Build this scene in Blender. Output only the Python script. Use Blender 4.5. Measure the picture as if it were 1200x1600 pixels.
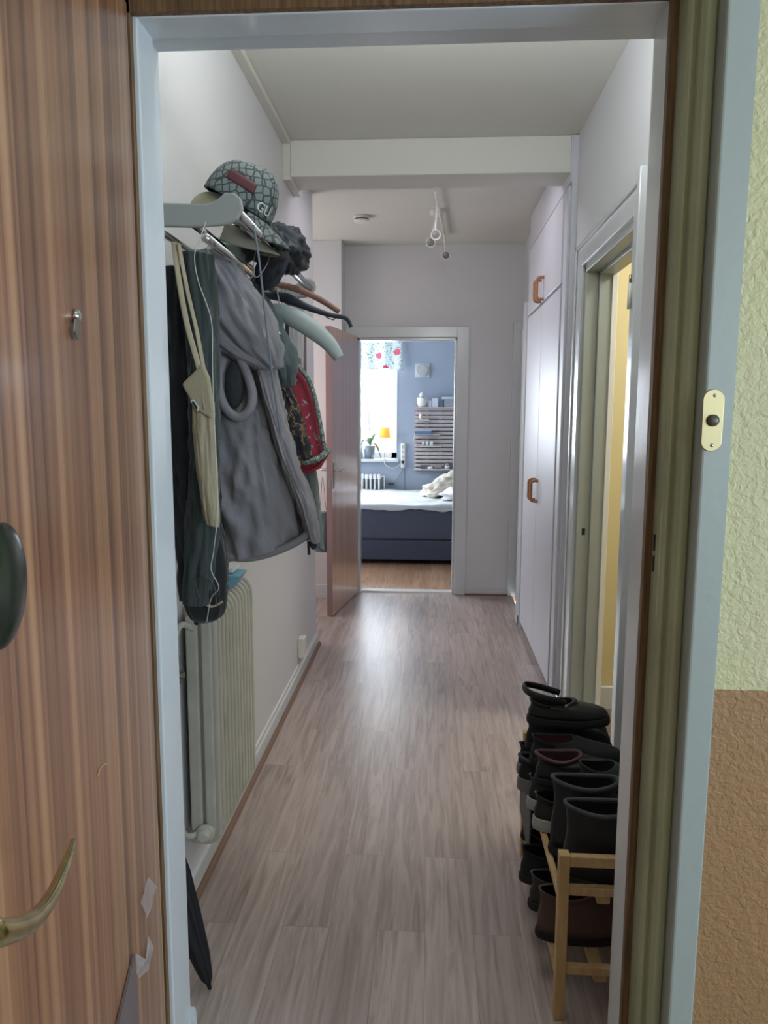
import bpy, bmesh, math, random
from mathutils import Vector, Matrix, noise, Euler
random.seed(7)
PI=math.pi
for o in list(bpy.data.objects): bpy.data.objects.remove(o)
S=bpy.context.scene; C=S.collection

# ------------------------------------------------------------------ camera
FPX=1170.0; CAMZ=1.42
def cam_axes(yaw=3.52,pitch=7.55,roll=0.19):
    y,p,r=map(math.radians,(yaw,pitch,roll))
    f=Vector((-math.sin(y)*math.cos(p),math.cos(y)*math.cos(p),-math.sin(p)))
    rt=Vector((math.cos(y),math.sin(y),0)); up=rt.cross(f)
    return rt*math.cos(r)+up*math.sin(r), -rt*math.sin(r)+up*math.cos(r), f
RT,UP,FW=cam_axes()
cd=bpy.data.cameras.new('camera'); cam=bpy.data.objects.new('camera',cd); C.objects.link(cam)
cd.sensor_fit='HORIZONTAL'; cd.sensor_width=36; cd.lens=36*FPX/1200; cd.clip_start=.02
m=Matrix((RT,UP,-FW)).transposed().to_4x4(); m.translation=Vector((0,0,CAMZ)); cam.matrix_world=m
S.camera=cam
# measured points of the place: a photo coordinate met with a real plane of the room
def _w(px,py,ax,v):
    d=FW+RT*((px-600)/FPX)+UP*((800-py)/FPX); o=Vector((0,0,CAMZ)); return o+d*((v-o[ax])/d[ax])
def WX(px,py,v): return _w(px,py,0,v)
def WY(px,py,v): return _w(px,py,1,v)
def WZ(px,py,v): return _w(px,py,2,v)

# ------------------------------------------------------------------ light
vs=S.view_settings; vs.view_transform='Standard'; vs.look='None'; vs.gamma=1; vs.use_curve_mapping=False
vs.exposure=0.5
wd=bpy.data.worlds.new('sky'); S.world=wd; wd.use_nodes=True
bg=wd.node_tree.nodes['Background']; bg.inputs[0].default_value=(.82,.91,1,1); bg.inputs[1].default_value=1.5
def area(name,loc,direction,sx,sy,power,col):
    l=bpy.data.lights.new(name,'AREA'); l.shape='RECTANGLE'; l.size=sx; l.size_y=sy; l.energy=power; l.color=col
    o=bpy.data.objects.new(name,l); C.objects.link(o); o.location=loc
    o.rotation_euler=Vector(direction).to_track_quat('-Z','Z').to_euler(); return o
area('bedroom_daylight',(-1.05,8.95,1.75),(0.0,-1,-.12),1.9,1.9,150,(.80,.90,1))
area('bedroom_side_fill',(-2.25,7.3,1.6),(1,-.25,-.1),1.2,1.4,62,(.84,.92,1))  # added fill to lift the bedroom; the left wall has no window
area('stairwell_daylight',(2.27,.25,1.45),(-1,.22,.06),1.0,1.5,58,(.60,.80,1))
area('stairwell_back_daylight',(1.7,-1.9,1.65),(-.62,1,.02),1.2,1.3,17,(.88,.95,1))
area('stairwell_ceiling_lamp',(.3,-.2,2.75),(0,0,-1),.5,.5,1.5,(1,.98,.85))
area('bathroom_ceiling_lamp',(1.5,2.9,2.5),(0,0,-1),.4,.4,16,(.96,.97,.95))
area('side_room_daylight',(-1.85,5.0,1.5),(1,0,0),.8,1.4,14,(1,.93,.94))
area('hall_fill_behind_beam',(0,4.0,2.64),(0,0,-1),.6,.22,3.8,(.96,.90,1))  # unseen fill added to brighten the far hall, hidden by the beam
area('entry_up_fill',(.06,1.68,2.28),(.05,.38,1),.35,.25,11.5,(.93,.98,1))  # added upward fill for ceiling and upper walls, out of sight above the lintel

# ------------------------------------------------------------------ materials
def lin(c):
    c=c/255; return c/12.92 if c<=.04045 else ((c+.055)/1.055)**2.4
def rgb(r,g,b): return (lin(r),lin(g),lin(b),1)
MT={}
def mat(name,col,rough=.6,metal=0,bump=0,bscale=60,var=0,vscale=6,coat=0,spec=.5,emit=None,estr=0,alpha=None,stretch=None,sheen=0):
    if name in MT: return MT[name]
    m=bpy.data.materials.new(name); m.use_nodes=True; nt=m.node_tree; b=nt.nodes['Principled BSDF']
    b.inputs['Base Color'].default_value=rgb(*col); b.inputs['Roughness'].default_value=rough; b.inputs['Metallic'].default_value=metal
    b.inputs['Specular IOR Level'].default_value=spec; b.inputs['Coat Weight'].default_value=coat; b.inputs['Coat Roughness'].default_value=.12
    if sheen: b.inputs['Sheen Weight'].default_value=sheen
    tc=nt.nodes.new('ShaderNodeTexCoord'); mp=nt.nodes.new('ShaderNodeMapping'); nt.links.new(tc.outputs['Object'],mp.inputs[0])
    if stretch: mp.inputs['Scale'].default_value=stretch
    if var:
        n=nt.nodes.new('ShaderNodeTexNoise'); n.inputs['Scale'].default_value=vscale; n.inputs['Detail'].default_value=6
        nt.links.new(mp.outputs[0],n.inputs['Vector'])
        r=nt.nodes.new('ShaderNodeValToRGB'); r.color_ramp.elements[0].position=.3; r.color_ramp.elements[1].position=.7
        r.color_ramp.elements[0].color=rgb(*[max(0,c*(1-var)) for c in col]); r.color_ramp.elements[1].color=rgb(*[min(255,c*(1+var)) for c in col])
        nt.links.new(n.outputs[0],r.inputs[0]); nt.links.new(r.outputs[0],b.inputs['Base Color'])
    if bump:
        n=nt.nodes.new('ShaderNodeTexNoise'); n.inputs['Scale'].default_value=bscale; n.inputs['Detail'].default_value=4
        nt.links.new(mp.outputs[0],n.inputs['Vector'])
        bp=nt.nodes.new('ShaderNodeBump'); bp.inputs['Strength'].default_value=bump; bp.inputs['Distance'].default_value=.004
        nt.links.new(n.outputs[0],bp.inputs['Height']); nt.links.new(bp.outputs[0],b.inputs['Normal'])
    if emit: b.inputs['Emission Color'].default_value=rgb(*emit); b.inputs['Emission Strength'].default_value=estr
    if alpha is not None: b.inputs['Alpha'].default_value=alpha
    MT[name]=m; return m
def wood(name,stops,scale,stretch,rough=.35,coat=0,rot=(0,0,0),coords='Object',dist=0.6,bump=.05):
    m=bpy.data.materials.new(name); m.use_nodes=True; nt=m.node_tree; b=nt.nodes['Principled BSDF']
    tc=nt.nodes.new('ShaderNodeTexCoord'); mp=nt.nodes.new('ShaderNodeMapping'); mp.inputs['Rotation'].default_value=rot; mp.inputs['Scale'].default_value=stretch
    nt.links.new(tc.outputs[coords],mp.inputs[0])
    n=nt.nodes.new('ShaderNodeTexNoise'); n.inputs['Scale'].default_value=scale; n.inputs['Detail'].default_value=7; n.inputs['Roughness'].default_value=.62; n.inputs['Distortion'].default_value=dist
    nt.links.new(mp.outputs[0],n.inputs['Vector'])
    r=nt.nodes.new('ShaderNodeValToRGB'); e=r.color_ramp.elements
    e[0].position=stops[0][0]; e[0].color=rgb(*stops[0][1]); e[1].position=stops[-1][0]; e[1].color=rgb(*stops[-1][1])
    for p,c in stops[1:-1]: x=e.new(p); x.color=rgb(*c)
    nt.links.new(n.outputs[0],r.inputs[0]); nt.links.new(r.outputs[0],b.inputs['Base Color'])
    b.inputs['Roughness'].default_value=rough; b.inputs['Coat Weight'].default_value=coat; b.inputs['Coat Roughness'].default_value=.22
    bp=nt.nodes.new('ShaderNodeBump'); bp.inputs['Strength'].default_value=bump; bp.inputs['Distance'].default_value=.002
    nt.links.new(n.outputs[0],bp.inputs['Height']); nt.links.new(bp.outputs[0],b.inputs['Normal'])
    MT[name]=m; return m
def floor_mat(name,c1,c2,cm,rough):
    m=bpy.data.materials.new(name); m.use_nodes=True; nt=m.node_tree; b=nt.nodes['Principled BSDF']; L=nt.links.new
    tc=nt.nodes.new('ShaderNodeTexCoord'); mp=nt.nodes.new('ShaderNodeMapping'); mp.inputs['Rotation'].default_value=(0,0,PI/2); L(tc.outputs['Object'],mp.inputs[0])
    br=nt.nodes.new('ShaderNodeTexBrick'); br.offset=.37; br.inputs['Scale'].default_value=1; br.inputs['Brick Width'].default_value=.95; br.inputs['Row Height'].default_value=.132
    br.inputs['Mortar Size'].default_value=.0006; br.inputs['Color1'].default_value=rgb(*c1); br.inputs['Color2'].default_value=rgb(*c2); br.inputs['Mortar'].default_value=rgb(*cm); br.inputs['Bias'].default_value=-.1
    L(mp.outputs[0],br.inputs['Vector'])
    m2=nt.nodes.new('ShaderNodeMapping'); m2.inputs['Scale'].default_value=(34,2.1,1); L(tc.outputs['Object'],m2.inputs[0])
    # grain differs from board to board
    add=nt.nodes.new('ShaderNodeVectorMath'); add.operation='ADD'; sc=nt.nodes.new('ShaderNodeVectorMath'); sc.operation='SCALE'; sc.inputs['Scale'].default_value=60
    L(br.outputs['Color'],sc.inputs[0]); L(m2.outputs[0],add.inputs[0]); L(sc.outputs[0],add.inputs[1])
    n=nt.nodes.new('ShaderNodeTexNoise'); n.inputs['Scale'].default_value=1; n.inputs['Detail'].default_value=7; n.inputs['Roughness'].default_value=.6; n.inputs['Distortion'].default_value=1.3; L(add.outputs[0],n.inputs['Vector'])
    r=nt.nodes.new('ShaderNodeValToRGB'); r.color_ramp.elements[0].position=.33; r.color_ramp.elements[1].position=.6
    r.color_ramp.elements[0].color=(.5,.45,.42,1); r.color_ramp.elements[1].color=(1,1,1,1); L(n.outputs[0],r.inputs[0])
    mx=nt.nodes.new('ShaderNodeMix'); mx.data_type='RGBA'; mx.blend_type='MULTIPLY'; mx.inputs[0].default_value=.75
    L(br.outputs['Color'],mx.inputs[6]); L(r.outputs[0],mx.inputs[7]); L(mx.outputs[2],b.inputs['Base Color'])
    b.inputs['Roughness'].default_value=rough
    bp=nt.nodes.new('ShaderNodeBump'); bp.inputs['Strength'].default_value=.12; bp.inputs['Distance'].default_value=.002; L(n.outputs[0],bp.inputs['Height']); L(bp.outputs[0],b.inputs['Normal'])
    MT[name]=m; return m

white=mat('white_wall_paint',(210,210,212),.55,bump=.25,bscale=90)
ceil=mat('ceiling_paint',(212,212,204),.8,bump=.2,bscale=120)
blue=mat('blue_wall_paint',(158,168,184),.7,bump=.15,bscale=100)
gloss=mat('white_gloss_paint',(208,212,214),.22,bump=.12,bscale=25,coat=.3)
frame_m=mat('grey_white_frame_paint',(158,164,158),.4,bump=.18,bscale=40)
gframe=mat('yellowed_frame_paint',(158,158,128),.5,bump=.2,bscale=50,var=.06,vscale=4)
bath=mat('yellow_bathroom_wallpaper',(212,198,152),.7)
plast=mat('white_plastic',(225,224,218),.4)
cabm=mat('white_cabinet_lacquer',(200,201,208),.42,bump=.05,bscale=10,coat=0)
radm=mat('cream_radiator_enamel',(190,188,176),.35,var=.05,vscale=12)
chrome=mat('chrome',(205,205,205),.16,1)
brass=mat('worn_brass',(190,180,120),.2,1,var=.1,vscale=40)
steel=mat('brushed_steel',(165,165,150),.35,1)
darkm=mat('black_rubber',(20,20,20),.6)
bronze=mat('dark_bronze',(52,58,52),.25,.6)
brownstrip=mat('brown_rebate_wood',(110,82,56),.6,var=.25,vscale=8,stretch=(20,20,1))
door_m=wood('teak_veneer',[(.30,(84,50,34)),(.42,(124,80,54)),(.53,(154,106,74)),(.68,(184,136,98))],1.0,(34,34,.22),.3,coat=.2,dist=.25)
door2=wood('red_brown_veneer',[(.25,(186,150,130)),(.5,(198,162,142)),(.75,(208,174,154))],1.0,(22,22,.6),.16,coat=.8,dist=.3)
door2e=mat('brown_door_edge',(150,122,120),.5)
pine=wood('pale_pine',[(.3,(176,140,94)),(.55,(204,170,120)),(.75,(216,186,140))],1.0,(20,20,3),.55)
rackw=mat('pale_birch',(196,184,180),.6,var=.05)
hfloor=floor_mat('oak_laminate',(186,170,162),(168,152,145),(140,126,120),.36)
bfloor=floor_mat('bedroom_oak',(196,156,124),(176,134,104),(120,88,66),.35)
dfl=mat('dark_bathroom_floor',(120,96,80),.5)
skirt=mat('brown_floor_moulding',(128,102,86),.5)
def stair_wall():
    m=bpy.data.materials.new('textured_stairwell_paint'); m.use_nodes=True; nt=m.node_tree; b=nt.nodes['Principled BSDF']; L=nt.links.new
    tc=nt.nodes.new('ShaderNodeTexCoord'); sx=nt.nodes.new('ShaderNodeSeparateXYZ'); L(tc.outputs['Object'],sx.inputs[0])
    n0=nt.nodes.new('ShaderNodeTexNoise'); n0.inputs['Scale'].default_value=60; L(tc.outputs['Object'],n0.inputs['Vector'])
    ma=nt.nodes.new('ShaderNodeMath'); ma.operation='MULTIPLY_ADD'; ma.inputs[1].default_value=.006; L(n0.outputs[0],ma.inputs[0]); L(sx.outputs[2],ma.inputs[2])
    gt=nt.nodes.new('ShaderNodeMath'); gt.operation='GREATER_THAN'; gt.inputs[1].default_value=.988; L(ma.outputs[0],gt.inputs[0])
    mx=nt.nodes.new('ShaderNodeMix'); mx.data_type='RGBA'; mx.inputs[6].default_value=rgb(156,118,80); mx.inputs[7].default_value=rgb(196,188,146); L(gt.outputs[0],mx.inputs[0]); L(mx.outputs[2],b.inputs['Base Color'])
    n=nt.nodes.new('ShaderNodeTexNoise'); n.inputs['Scale'].default_value=95; n.inputs['Detail'].default_value=5; n.inputs['Distortion'].default_value=.6; L(tc.outputs['Object'],n.inputs['Vector'])
    bp=nt.nodes.new('ShaderNodeBump'); bp.inputs['Strength'].default_value=.7; bp.inputs['Distance'].default_value=.006; L(n.outputs[0],bp.inputs['Height']); L(bp.outputs[0],b.inputs['Normal'])
    b.inputs['Roughness'].default_value=.6; return m
stairm=stair_wall()

# ------------------------------------------------------------------ helpers
class MB:
    def __init__(s): s.bm=bmesh.new(); s.mi=0
    def face(s,vs):
        try: f=s.bm.faces.new(vs); f.material_index=s.mi; return f
        except ValueError: return None
    def box(s,x0,x1,y0,y1,z0,z1,M=None):
        v=[s.bm.verts.new(Vector((x,y,z)) if M is None else M@Vector((x,y,z))) for x in(x0,x1) for y in(y0,y1) for z in(z0,z1)]
        for q in((0,1,3,2),(4,6,7,5),(0,4,5,1),(2,3,7,6),(0,2,6,4),(1,5,7,3)): s.face([v[i] for i in q])
        return s
    def prism(s,pts,vec):   # polygon extruded
        vec=Vector(vec); a=[s.bm.verts.new(Vector(p)) for p in pts]; b=[s.bm.verts.new(Vector(p)+vec) for p in pts]
        s.face(a[::-1]); s.face(b)
        for i in range(len(a)): j=(i+1)%len(a); s.face([a[i],a[j],b[j],b[i]])
        return s
    def rings(s,R,cap0=True,cap1=True,closed=False):
        V=[[s.bm.verts.new(Vector(p)) for p in r] for r in R]; n=len(V[0])
        for i in range(len(V)-1+(1 if closed else 0)):
            A,B=V[i],V[(i+1)%len(V)]
            for k in range(n): s.face([A[k],A[(k+1)%n],B[(k+1)%n],B[k]])
        if not closed:
            if cap0: s.face(V[0][::-1])
            if cap1: s.face(V[-1])
        return s
    def tube(s,path,r,n=10,closed=False,flat=None):
        P=[Vector(p) for p in path]; R=[]; prev=None; rr=r if isinstance(r,(list,tuple)) else [r]*len(P)
        for i,p in enumerate(P):
            a=P[(i-1)%len(P)] if (closed or i>0) else p; b=P[(i+1)%len(P)] if (closed or i<len(P)-1) else p
            t=(b-a).normalized()
            if prev is None:
                u=t.cross(Vector((0,0,1)));
                if u.length<.1: u=t.cross(Vector((1,0,0)))
            else: u=prev-t*prev.dot(t)
            u.normalize(); prev=u; w=t.cross(u); fl=flat or (1,1)
            R.append([p+(u*math.cos(2*PI*k/n)*fl[0]+w*math.sin(2*PI*k/n)*fl[1])*rr[i] for k in range(n)])
        return s.rings(R,closed=closed)
    def lathe(s,prof,M=None,n=32):
        M=M or Matrix.Identity(4); R=[[M@Vector((max(r,1e-4)*math.cos(2*PI*k/n),max(r,1e-4)*math.sin(2*PI*k/n),z)) for k in range(n)] for r,z in prof]
        return s.rings(R)
    def blob(s,M,seg=32,rg=20,amp=.1,fr=2.2,seed=0,ridge=0):
        R=[]
        for i in range(rg+1):
            th=PI*min(max(i/rg,.01),.99); r=[]
            for k in range(seg):
                ph=2*PI*k/seg; d=Vector((math.sin(th)*math.cos(ph),math.sin(th)*math.sin(ph),math.cos(th)))
                f=noise.fractal(d*fr+Vector((seed,seed*.7,0)),1,2,3)
                if ridge: f+=ridge*(1-abs(noise.noise(d*fr*1.6+Vector((0,seed,3))))*3)*.4
                r.append(M@(d*(1+amp*f)))
            R.append(r)
        return s.rings(R)
    def grid(s,fn,nu,nv,th=0):
        V=[[s.bm.verts.new(fn(i/nu,j/nv)) for j in range(nv+1)] for i in range(nu+1)]
        for i in range(nu):
            for j in range(nv): s.face([V[i][j],V[i+1][j],V[i+1][j+1],V[i][j+1]])
        return s
    def build(s,name,mats,parent=None,bevel=0,smooth=False,solid=0,seg=2,merge=True):
        if merge: bmesh.ops.remove_doubles(s.bm,verts=s.bm.verts,dist=1e-6)
        bmesh.ops.recalc_face_normals(s.bm,faces=s.bm.faces)
        me=bpy.data.meshes.new(name); s.bm.to_mesh(me); s.bm.free(); o=bpy.data.objects.new(name,me); C.objects.link(o)
        for m in (mats if isinstance(mats,(list,tuple)) else [mats]): me.materials.append(m)
        if parent is not None:
            o.parent=parent
            if parent.get('_world'): o.matrix_parent_inverse=Matrix.Translation(-Vector(parent['_world']))
            elif parent.parent is not None or parent.type!='EMPTY': pass
        if smooth:
            for p in me.polygons: p.use_smooth=True
        if solid: x=o.modifiers.new('s','SOLIDIFY'); x.thickness=solid; x.offset=0
        if bevel: x=o.modifiers.new('b','BEVEL'); x.width=bevel; x.segments=seg; x.limit_method='ANGLE'; x.angle_limit=math.radians(40)
        return o
def tag(o,label=None,cat=None,group=None,kind=None):
    if label: o['label']=label
    if cat: o['category']=cat
    if group: o['group']=group
    if kind: o['kind']=kind
    return o
def thing(name,loc,label,cat,group=None,world=True,rot=None):
    """Empty at the base of a thing; world=True: its parts are given in room coordinates"""
    o=bpy.data.objects.new(name,None); C.objects.link(o); o.empty_display_size=.05; o.location=loc
    if rot is not None: o.rotation_euler=rot
    if world: o['_world']=tuple(loc)
    return tag(o,label,cat,group)
def struct(name,mb,m,**k):
    o=mb.build(name,m,None,**k); o['kind']='structure'; return o
def catmull(pts,n):
    P=[Vector(p) for p in pts]; out=[]; N=len(P)-1
    for i in range(n+1):
        t=i/n*N; k=min(int(t),N-1); f=t-k
        p0,p1,p2,p3=P[max(k-1,0)],P[k],P[k+1],P[min(k+2,N)]
        out.append(.5*((2*p1)+(p2-p0)*f+(2*p0-5*p1+4*p2-p3)*f*f+(3*p1-p0-3*p2+p3)*f**3))
    return out
def cloth(L,R,ry,amp=.008,fr=9,seed=0,rows=60,seg=56,Yoff=None,zf=1.6,sq=.85,zmod=None):
    """hanging cloth as a closed tapering volume between two measured edges"""
    Ls=catmull(L,rows); Rs=catmull(R,rows); rr=catmull([(r,0,0) for r in (ry if isinstance(ry,(list,tuple)) else [ry]*len(L))],rows); RG=[]
    for i in range(rows+1):
        l,r=Ls[i],Rs[i]; c=(l+r)/2; h=(r-l)/2; row=[]
        for k in range(seg):
            a=2*PI*k/seg; ca,sa=math.cos(a),math.sin(a)
            ex=math.copysign(abs(ca)**sq,ca); ey=math.copysign(abs(sa)**sq,sa)
            tw=a+c.z*2.2; q=Vector((math.cos(tw)*fr*.35+seed,math.sin(tw)*fr*.35,(c.z+h.z*ex)*zf*3))
            f=noise.noise(q)+.5*noise.noise(q*2.3+Vector((3,1,7)))
            tv=a-c.z*1.6; g=1-abs(noise.noise(Vector((math.cos(tv)*fr*.5+seed*2,math.sin(tv)*fr*.5,c.z*zf*3.0))))*2.6
            n=Vector((ca,sa,.15*ca)).normalized()
            p=c+h*ex+Vector((0,rr[i].x*ey,0))+n*(amp*(f*1.2+g*.8))
            row.append(p)
        RG.append(row)
    # round the ends over
    for e in (0,-1):
        c=sum(RG[e],Vector())/seg; d=(c-sum(RG[1 if e==0 else -2],Vector())/seg)
        extra=[[c+(p-c)*s+d*u for p in RG[e]] for s,u in((.8,.25),(.45,.3),(.05,.2))]
        RG=extra[::-1]+RG if e==0 else RG+extra
    return MB().rings(RG)
def px_edge(pts,Y): return [WY(p[0],p[1],p[2] if len(p)>2 else Y) for p in pts]
def ell(c,rx,ry,rz,rot=(0,0,0)): return Matrix.Translation(Vector(c))@Euler(rot).to_matrix().to_4x4()@Matrix.Diagonal((rx,ry,rz,1))

# ================================================================== THE SETTING
CZ=2.66
struct('floor',MB().box(-2,.65,1.2,5.86,-.06,0),hfloor)
struct('floor',MB().box(-2.3,1.7,5.86,8.4,-.06,0),bfloor)
struct('floor',MB().box(.65,2.2,2.0,3.58,-.06,.004),dfl)
struct('floor',MB().box(-1.6,2.3,-2.2,1.2,-.06,-.005),mat('stairwell_stone',(150,146,138),.5,var=.15,vscale=30))
struct('ceiling',MB().box(-2,.75,1.42,5.9,CZ,CZ+.1),ceil)
struct('ceiling',MB().box(-2.3,1.7,5.9,8.4,CZ,CZ+.1),mat('bedroom_ceiling_paint',(222,222,218),.8))
struct('ceiling',MB().box(.75,2.2,2.0,3.58,2.55,2.65),ceil)
struct('ceiling',MB().box(-1.6,2.3,-2.2,1.18,2.9,3.0),ceil)
struct('trim_1',MB().box(-.69,.65,3.6,3.82,2.5,CZ),ceil,bevel=.006)
# stairwell side
w=MB(); w.box(-1.6,-.545,1.175,1.27,0,2.9); w.box(.42,2.3,1.175,1.27,0,2.9); w.box(-.545,.42,1.175,1.27,2.13,2.9)
struct('wall_stairwell_front',w,stairm)
w=MB(); w.box(-1.7,-1.6,-2.2,1.2,0,2.9); struct('wall_stairwell_left',w,stairm)
w=MB(); w.box(2.3,2.4,-2.2,1.2,0,2.9); struct('wall_stairwell_right',w,stairm)
w=MB(); w.box(-1.7,2.4,-2.3,-2.2,0,2.9); struct('wall_stairwell_back',w,stairm)
w=MB(); w.box(-2.0,-.52,1.27,1.42,0,CZ+.1); w.box(.40,2.2,1.27,1.42,0,CZ+.1); w.box(-.52,.40,1.27,1.42,2.09,CZ+.1)
struct('wall_entry',w,white)
struct('wall_left',MB().box(-.79,-.69,1.42,4.45,0,CZ).box(-2.0,-.79,4.35,4.45,0,CZ),white,bevel=.004)
struct('wall_left_recess',MB().box(-2.1,-2.0,4.35,5.8,0,CZ),white)
struct('wall_back_left',MB().box(-2.0,-.66,5.6,5.8,0,CZ),white,bevel=.003)
w=MB(); w.box(-2.3,-.567,5.8,5.9,0,CZ); w.box(.198,1.7,5.8,5.9,0,CZ); w.box(-.567,.198,5.8,5.9,1.99,CZ)
struct('wall_back',w,[white])
w=MB(); w.box(-2.3,-.60,5.9,5.915,0,CZ); w.box(.23,1.7,5.9,5.915,0,CZ); w.box(-.60,.23,5.9,5.915,2.02,CZ)
struct('wall_bedroom_front',w,blue)
w=MB(); w.box(.65,.75,1.42,2.52,0,CZ); w.box(.65,.75,3.32,3.58,0,CZ); w.box(.65,.75,2.52,3.32,2.04,CZ)
struct('wall_right',w,white)
w=MB(); w.box(.68,.78,4.98,5.8,0,CZ); struct('wall_right_far',w,white)
# bathroom
struct('wall_bathroom_far',MB().box(.75,2.2,3.54,3.58,0,2.6),bath)
struct('wall_bathroom_near',MB().box(.75,2.2,2.0,2.1,0,2.6),bath)
struct('wall_bathroom_right',MB().box(2.1,2.2,2.1,3.55,0,2.6),bath)
struct('baseboard_bathroom',MB().box(.75,2.1,3.522,3.54,.0,.115),gloss,bevel=.004)
# bedroom
WX0,WX1,WZ0,WZ1=-1.75,-.372,.905,2.32
w=MB(); w.box(-2.3,WX0,8.4,8.62,0,CZ); w.box(WX1,1.7,8.4,8.62,0,CZ); w.box(WX0,WX1,8.4,8.62,0,WZ0-.03); w.box(WX0,WX1,8.4,8.62,WZ1,CZ)
struct('wall_bedroom_back',w,blue)
w=MB(); w.box(WX1-.004,WX1,8.395,8.6,WZ0,WZ1); w.box(WX0,WX0+.004,8.395,8.6,WZ0,WZ1); w.box(WX0,WX1,8.395,8.6,WZ1-.004,WZ1)
struct('trim_2',w,gloss)
struct('wall_bedroom_left',MB().box(-2.4,-2.3,5.8,8.4,0,CZ),blue)
struct('wall_bedroom_right',MB().box(1.7,1.8,5.8,8.4,0,CZ),blue)
win=bpy.data.objects.new('window_1',None); C.objects.link(win); win['kind']='structure'; win.location=(-1.06,8.56,WZ0); win['_world']=(-1.06,8.56,WZ0)
w=MB(); fx=WX1-.075
w.box(WX1-.075,WX1-.004,8.54,8.60,WZ0,WZ1); w.box(WX0+.004,WX0+.07,8.54,8.60,WZ0,WZ1); w.box(WX0,WX1-.004,8.54,8.60,WZ1-.07,WZ1); w.box(WX0,WX1-.004,8.54,8.60,WZ0,WZ0+.07)
w.box(-1.09,-1.03,8.54,8.6,WZ0,WZ1)
w.box(-1.03,fx,8.555,8.585,1.64,1.66)
w.build('window_frame',gloss,win,bevel=.006)
g=bpy.data.materials.new('window_glass'); g.use_nodes=True; nt=g.node_tree; nt.nodes.clear()
ou=nt.nodes.new('ShaderNodeOutputMaterial'); mx=nt.nodes.new('ShaderNodeMixShader'); t=nt.nodes.new('ShaderNodeBsdfTransparent'); gl=nt.nodes.new('ShaderNodeBsdfGlossy'); gl.inputs['Roughness'].default_value=.02
mx.inputs[0].default_value=.05; nt.links.new(t.outputs[0],mx.inputs[1]); nt.links.new(gl.outputs[0],mx.inputs[2]); nt.links.new(mx.outputs[0],ou.inputs[0])
MB().box(WX0+.06,WX1-.06,8.567,8.571,WZ0+.06,WZ1-.06).build('window_pane',g,win)
MB().box(WX0-.03,WX1+.02,8.33,8.6,WZ0-.03,WZ0).build('window_sill',gloss,win,bevel=.006)

# ---------------------------------------------------------------- entry frame
def frame_profile():
    # right jamb in plan, material bands: white jamb, brown rebate, yellowed frame, grey casing
    for side in (1,-1):
        jx=.36 if side>0 else -.48
        X=lambda d: jx+side*d
        nm='door_frame'
        a=MB(); a.box(*sorted((X(0),X(.06))),1.275,1.345,0,2.07); a.box(*sorted((X(.019),X(.06))),1.345,1.425,0,2.07)
        yield a
fr=bpy.data.objects.new('door_1',None); C.objects.link(fr); fr['kind']='structure'; fr.location=(-.06,1.3,0); fr['_world']=(-.06,1.3,0)
a,b=list(frame_profile())
a.box(-.54,.42,1.275,1.345,2.05,2.11); a.box(-.54,.42,1.345,1.425,2.065,2.11)
for v in b.bm.verts: pass
me=bpy.data.meshes.new('t'); b.bm.to_mesh(me); a.bm.from_mesh(me)
a.build('frame_jamb',gloss,fr,bevel=.003,merge=False)
w=MB(); w.box(.3605,.374,1.262,1.276,0,2.075); w.box(-.52,.374,1.262,1.276,2.052,2.075); w.box(-.54,-.488,1.262,1.276,0,2.075)
w.build('rebate_strip',brownstrip,fr)
w=MB(); w.prism([(.3725,1.262,0),(.3725,1.222,0),(.378,1.216,0),(.386,1.216,0),(.386,1.20,0),(.392,1.192,0),(.404,1.190,0),(.41,1.196,0),(.43,1.2,0),(.43,1.275,0)],(0,0,2.09))
w.box(-.545,.43,1.2,1.274,2.0755,2.12)
w.build('frame_outer',gframe,fr,smooth=False,bevel=.0015)
w=MB(); w.box(.407,.448,1.158,1.2,0,2.16); w.box(-.60,.448,1.158,1.2,2.118,2.16); w.box(-.60,-.56,1.158,1.2,0,2.16)
w.build('casing',frame_m,fr,bevel=.005,seg=3)
w=MB(); w.box(.3722,.3755,1.221,1.258,1.09,1.27); w.mi=1; w.box(.3712,.3725,1.243,1.252,1.195,1.222); w.box(.3712,.3725,1.243,1.252,1.16,1.186)
w.build('strike_plate',[gframe,darkm],fr)
# small square wall plate mark beside lock is the doorbell (own thing)
t=thing('doorbell',(.4275,1.158,1.37),'oval brass doorbell plate with round button on the white door casing','doorbell')
p=WY(1113,657,1.157); cx,cz=p.x,p.z
hw,hh=.0155,.046; pts=[]
for k in range(24):
    a_=2*PI*k/24; pts.append((cx+hw*math.cos(a_),1.158,cz+(hh-hw)*(1 if math.sin(a_)>=0 else -1)+hw*math.sin(a_)))
MB().prism(pts,(0,-.0025,0)).build('plate',mat('dull_brass_plate',(176,168,130),.35,.7),t,bevel=.0006)
MB().lathe([(0,0),(.0085,0),(.009,.003),(.008,.006),(.003,.0075),(0,.0076)],Matrix.Translation((cx,1.1555,cz))@Matrix.Rotation(PI/2,4,'X')).build('push_button',mat('dark_button',(88,84,72),.4,.3),t,smooth=True)
for s in(1,-1): MB().lathe([(0,0),(.0028,0),(.002,.0015),(0,.002)],Matrix.Translation((cx+.001,1.1555,cz+s*.037))@Matrix.Rotation(PI/2,4,'X'),12).build('screw',chrome,t,smooth=True)

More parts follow.
